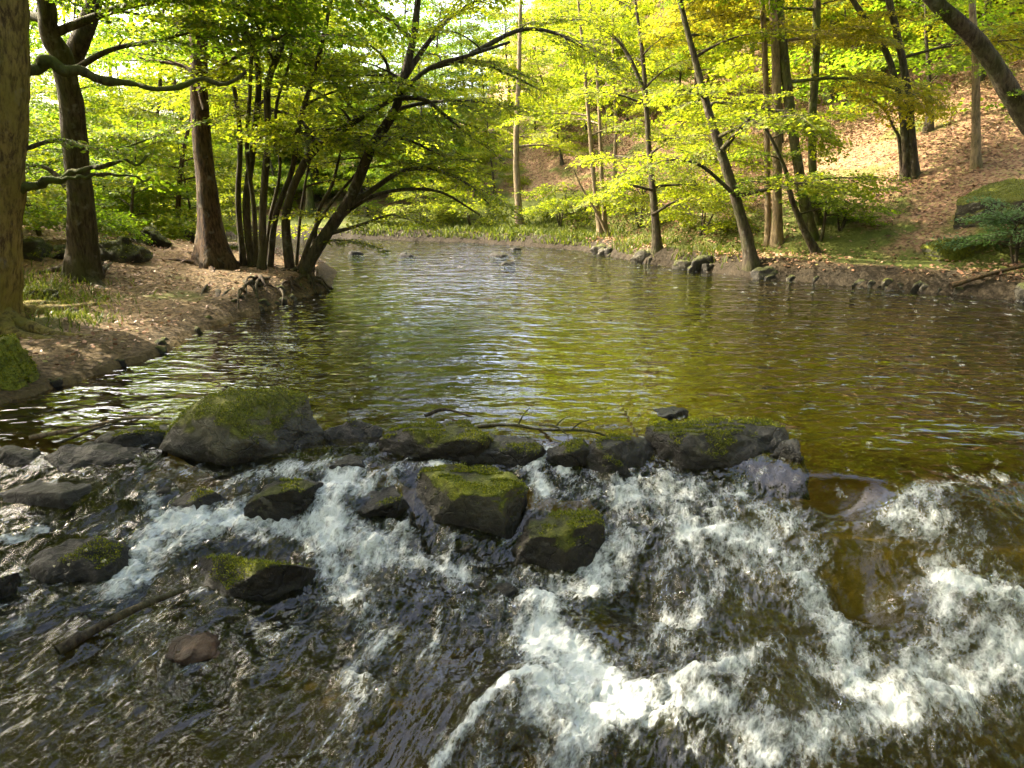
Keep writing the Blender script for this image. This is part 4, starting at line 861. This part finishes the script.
def grass(spots, seed, lab, hgt):
    r = np.random.default_rng(seed); Vs = []
    for (px, py, rx, ry, n_) in spots:
        c = at_ground(px, py); x = c[0] + r.normal(0, rx, n_); y = c[1] + r.normal(0, ry, n_); d, _ = shore(x, y); k = d > .08; x, y = x[k], y[k]; m = len(x)
        b = np.stack([x, y, ground(x, y) - .01], 1); a = r.uniform(0, 6.28, m); h = hgt * r.uniform(.5, 1.3, m); w_ = np.stack([np.cos(a), np.sin(a), 0 * a], 1) * .008 * max(1, c[1] / 9)
        ln = np.stack([r.normal(0, .35, m), r.normal(0, .35, m), np.ones(m)], 1) * h[:, None]
        t = b + ln; t[:, :2] += ln[:, :2] * .6
        md = b + ln * .6
        Vs.append(np.stack([b - w_, b + w_, md + w_ * .7, md - w_ * .7], 1).reshape(-1, 3)); Vs.append(np.stack([md - w_ * .7, md + w_ * .7, t + w_ * .1, t - w_ * .1], 1).reshape(-1, 3))
    V = np.concatenate(Vs); mb = MB(); mb.add(V, np.arange(len(V)).reshape(-1, 4)); tag(link('grass', mb.mesh('grass', GRASS, smooth=False)), lab, 'grass', None, 'stuff')
grass([(370,236,2.5,.4,1200),(450,238,2.5,.5,1600),(510,236,1.5,.5,1000),(570,240,1.2,.6,1200),(630,246,.8,.6,700),(700,255,.8,.6,500)], 1, 'tufts of fresh grass along the far shore and right bank', .2)
grass([(45,300,.4,.5,900),(75,318,.3,.3,250),(190,232,.5,.6,900),(20,285,.5,.6,600),(235,250,.5,.5,400)], 2, 'sparse grass round the tree feet on the left bank', .13)
# unseen trees added round the camera to shade the rapids and hide open sky
for q, (x, y, k_, s_) in enumerate([(-9, 3, 'tall', .9), (-8.5, -3, 'bushy', 1.2), (14, 5, 'bushy', 1.25), (13, -2, 'tall', 1.), (15, 9.5, 'bushy', 1.2), (-12, 7.5, 'bushy', 1.1), (-16, 9, 'bushy', 1.3), (-7.5, 1.6, 'tall', 1.1), (-9.6, 4.6, 'bushy', 1.25), (-9.4, .6, 'bushy', 1.3), (-8.5, -4, 'bushy', 1.3), (10, 6.2, 'tall', 1.25), (8.8, .5, 'tall', 1.2), (-8, -7, 'tall', 1.2), (3, -8, 'tall', 1.2), (1, -11, 'bushy', 1.3), (-5, -13, 'bushy', 1.3), (7, -13, 'bushy', 1.3)]):
    plant(k_, 'unseen_tree', x, y, 'unseen riverside tree added just outside the picture to shade the rapids', 'tree', 'unseen trees round the rapids', rb, s_)

def overhang(x, y, H, label, seed, az):
    r = np.random.default_rng(seed); root = empty('unseen_tree', (x, y, float(ground(x, y)))); s_ = math.cos((az[0] + az[1]) / 2)
    Q = resample([np.array([0, 0, -.3]), np.array([.1, 0, H * .35]), np.array([s_ * .9, .1, H * .7]), np.array([s_ * 2.2, 0, H])], 40); w_, c_ = MB(), MB()
    tube(w_, Q, .26 * (1 - .75 * np.linspace(0, 1, 40)), 12, .1, 0, seed, flare=.6 * np.exp(-np.maximum(Q[:, 2], 0) / .4)); crown_on(Q, w_, c_, r, 5.2, 15, 7.5, 1.5, .75, False, r0=.09, az=az, elev=(5, 25))
    link('trunk', w_.mesh('trunk', BARK), root); link('crown', c_.mesh('crown', [LEAF, BARK], smooth=False), root); tag(root, label, 'tree', 'unseen trees round the rapids')
overhang(9.2, 4.2, 11, 'unseen riverside tree reaching far over the rapids from the right', 71, (2.5, 3.8))  # unseen tree, leaned out so the water mirrors canopy instead of sky

# ------------------------------------------------------------------ sky and sun
w = bpy.data.worlds.new('World'); scene.world = w; w.use_nodes = True
SUN_AZ, SUN_EL = R(-70), R(40)
nt = w.node_tree; nt.nodes.clear(); n = N(nt)
sk = n('TexSky', sky_type='NISHITA', sun_disc=False, sun_elevation=SUN_EL, sun_rotation=SUN_AZ % (2 * math.pi), air_density=1., dust_density=7., ozone_density=.6)
bg = n('Background', {'Color': sk.outputs[0], 'Strength': .15}); ow = n('OutputWorld', {0: bg.outputs[0]})
sl = bpy.data.lights.new('sun', 'SUN'); sl.energy = 2.7; sl.angle = R(.5); sl.color = (1., .90, .70)
so = link('sun', sl); sd = Vector((math.sin(SUN_AZ) * math.cos(SUN_EL), math.cos(SUN_AZ) * math.cos(SUN_EL), math.sin(SUN_EL)))
so.rotation_euler = sd.to_track_quat('Z', 'Y').to_euler()

vs = scene.view_settings; vs.view_transform = 'Standard'; vs.look = 'None'; vs.exposure = 2.95; vs.gamma = 1.
scene.render.engine = 'CYCLES'; cy = scene.cycles
cy.use_denoising = True; cy.max_bounces = 8; cy.diffuse_bounces = 4; cy.glossy_bounces = 3; cy.transmission_bounces = 3; cy.transparent_max_bounces = 8
cy.caustics_reflective = False; cy.caustics_refractive = False; cy.sample_clamp_indirect = 6.
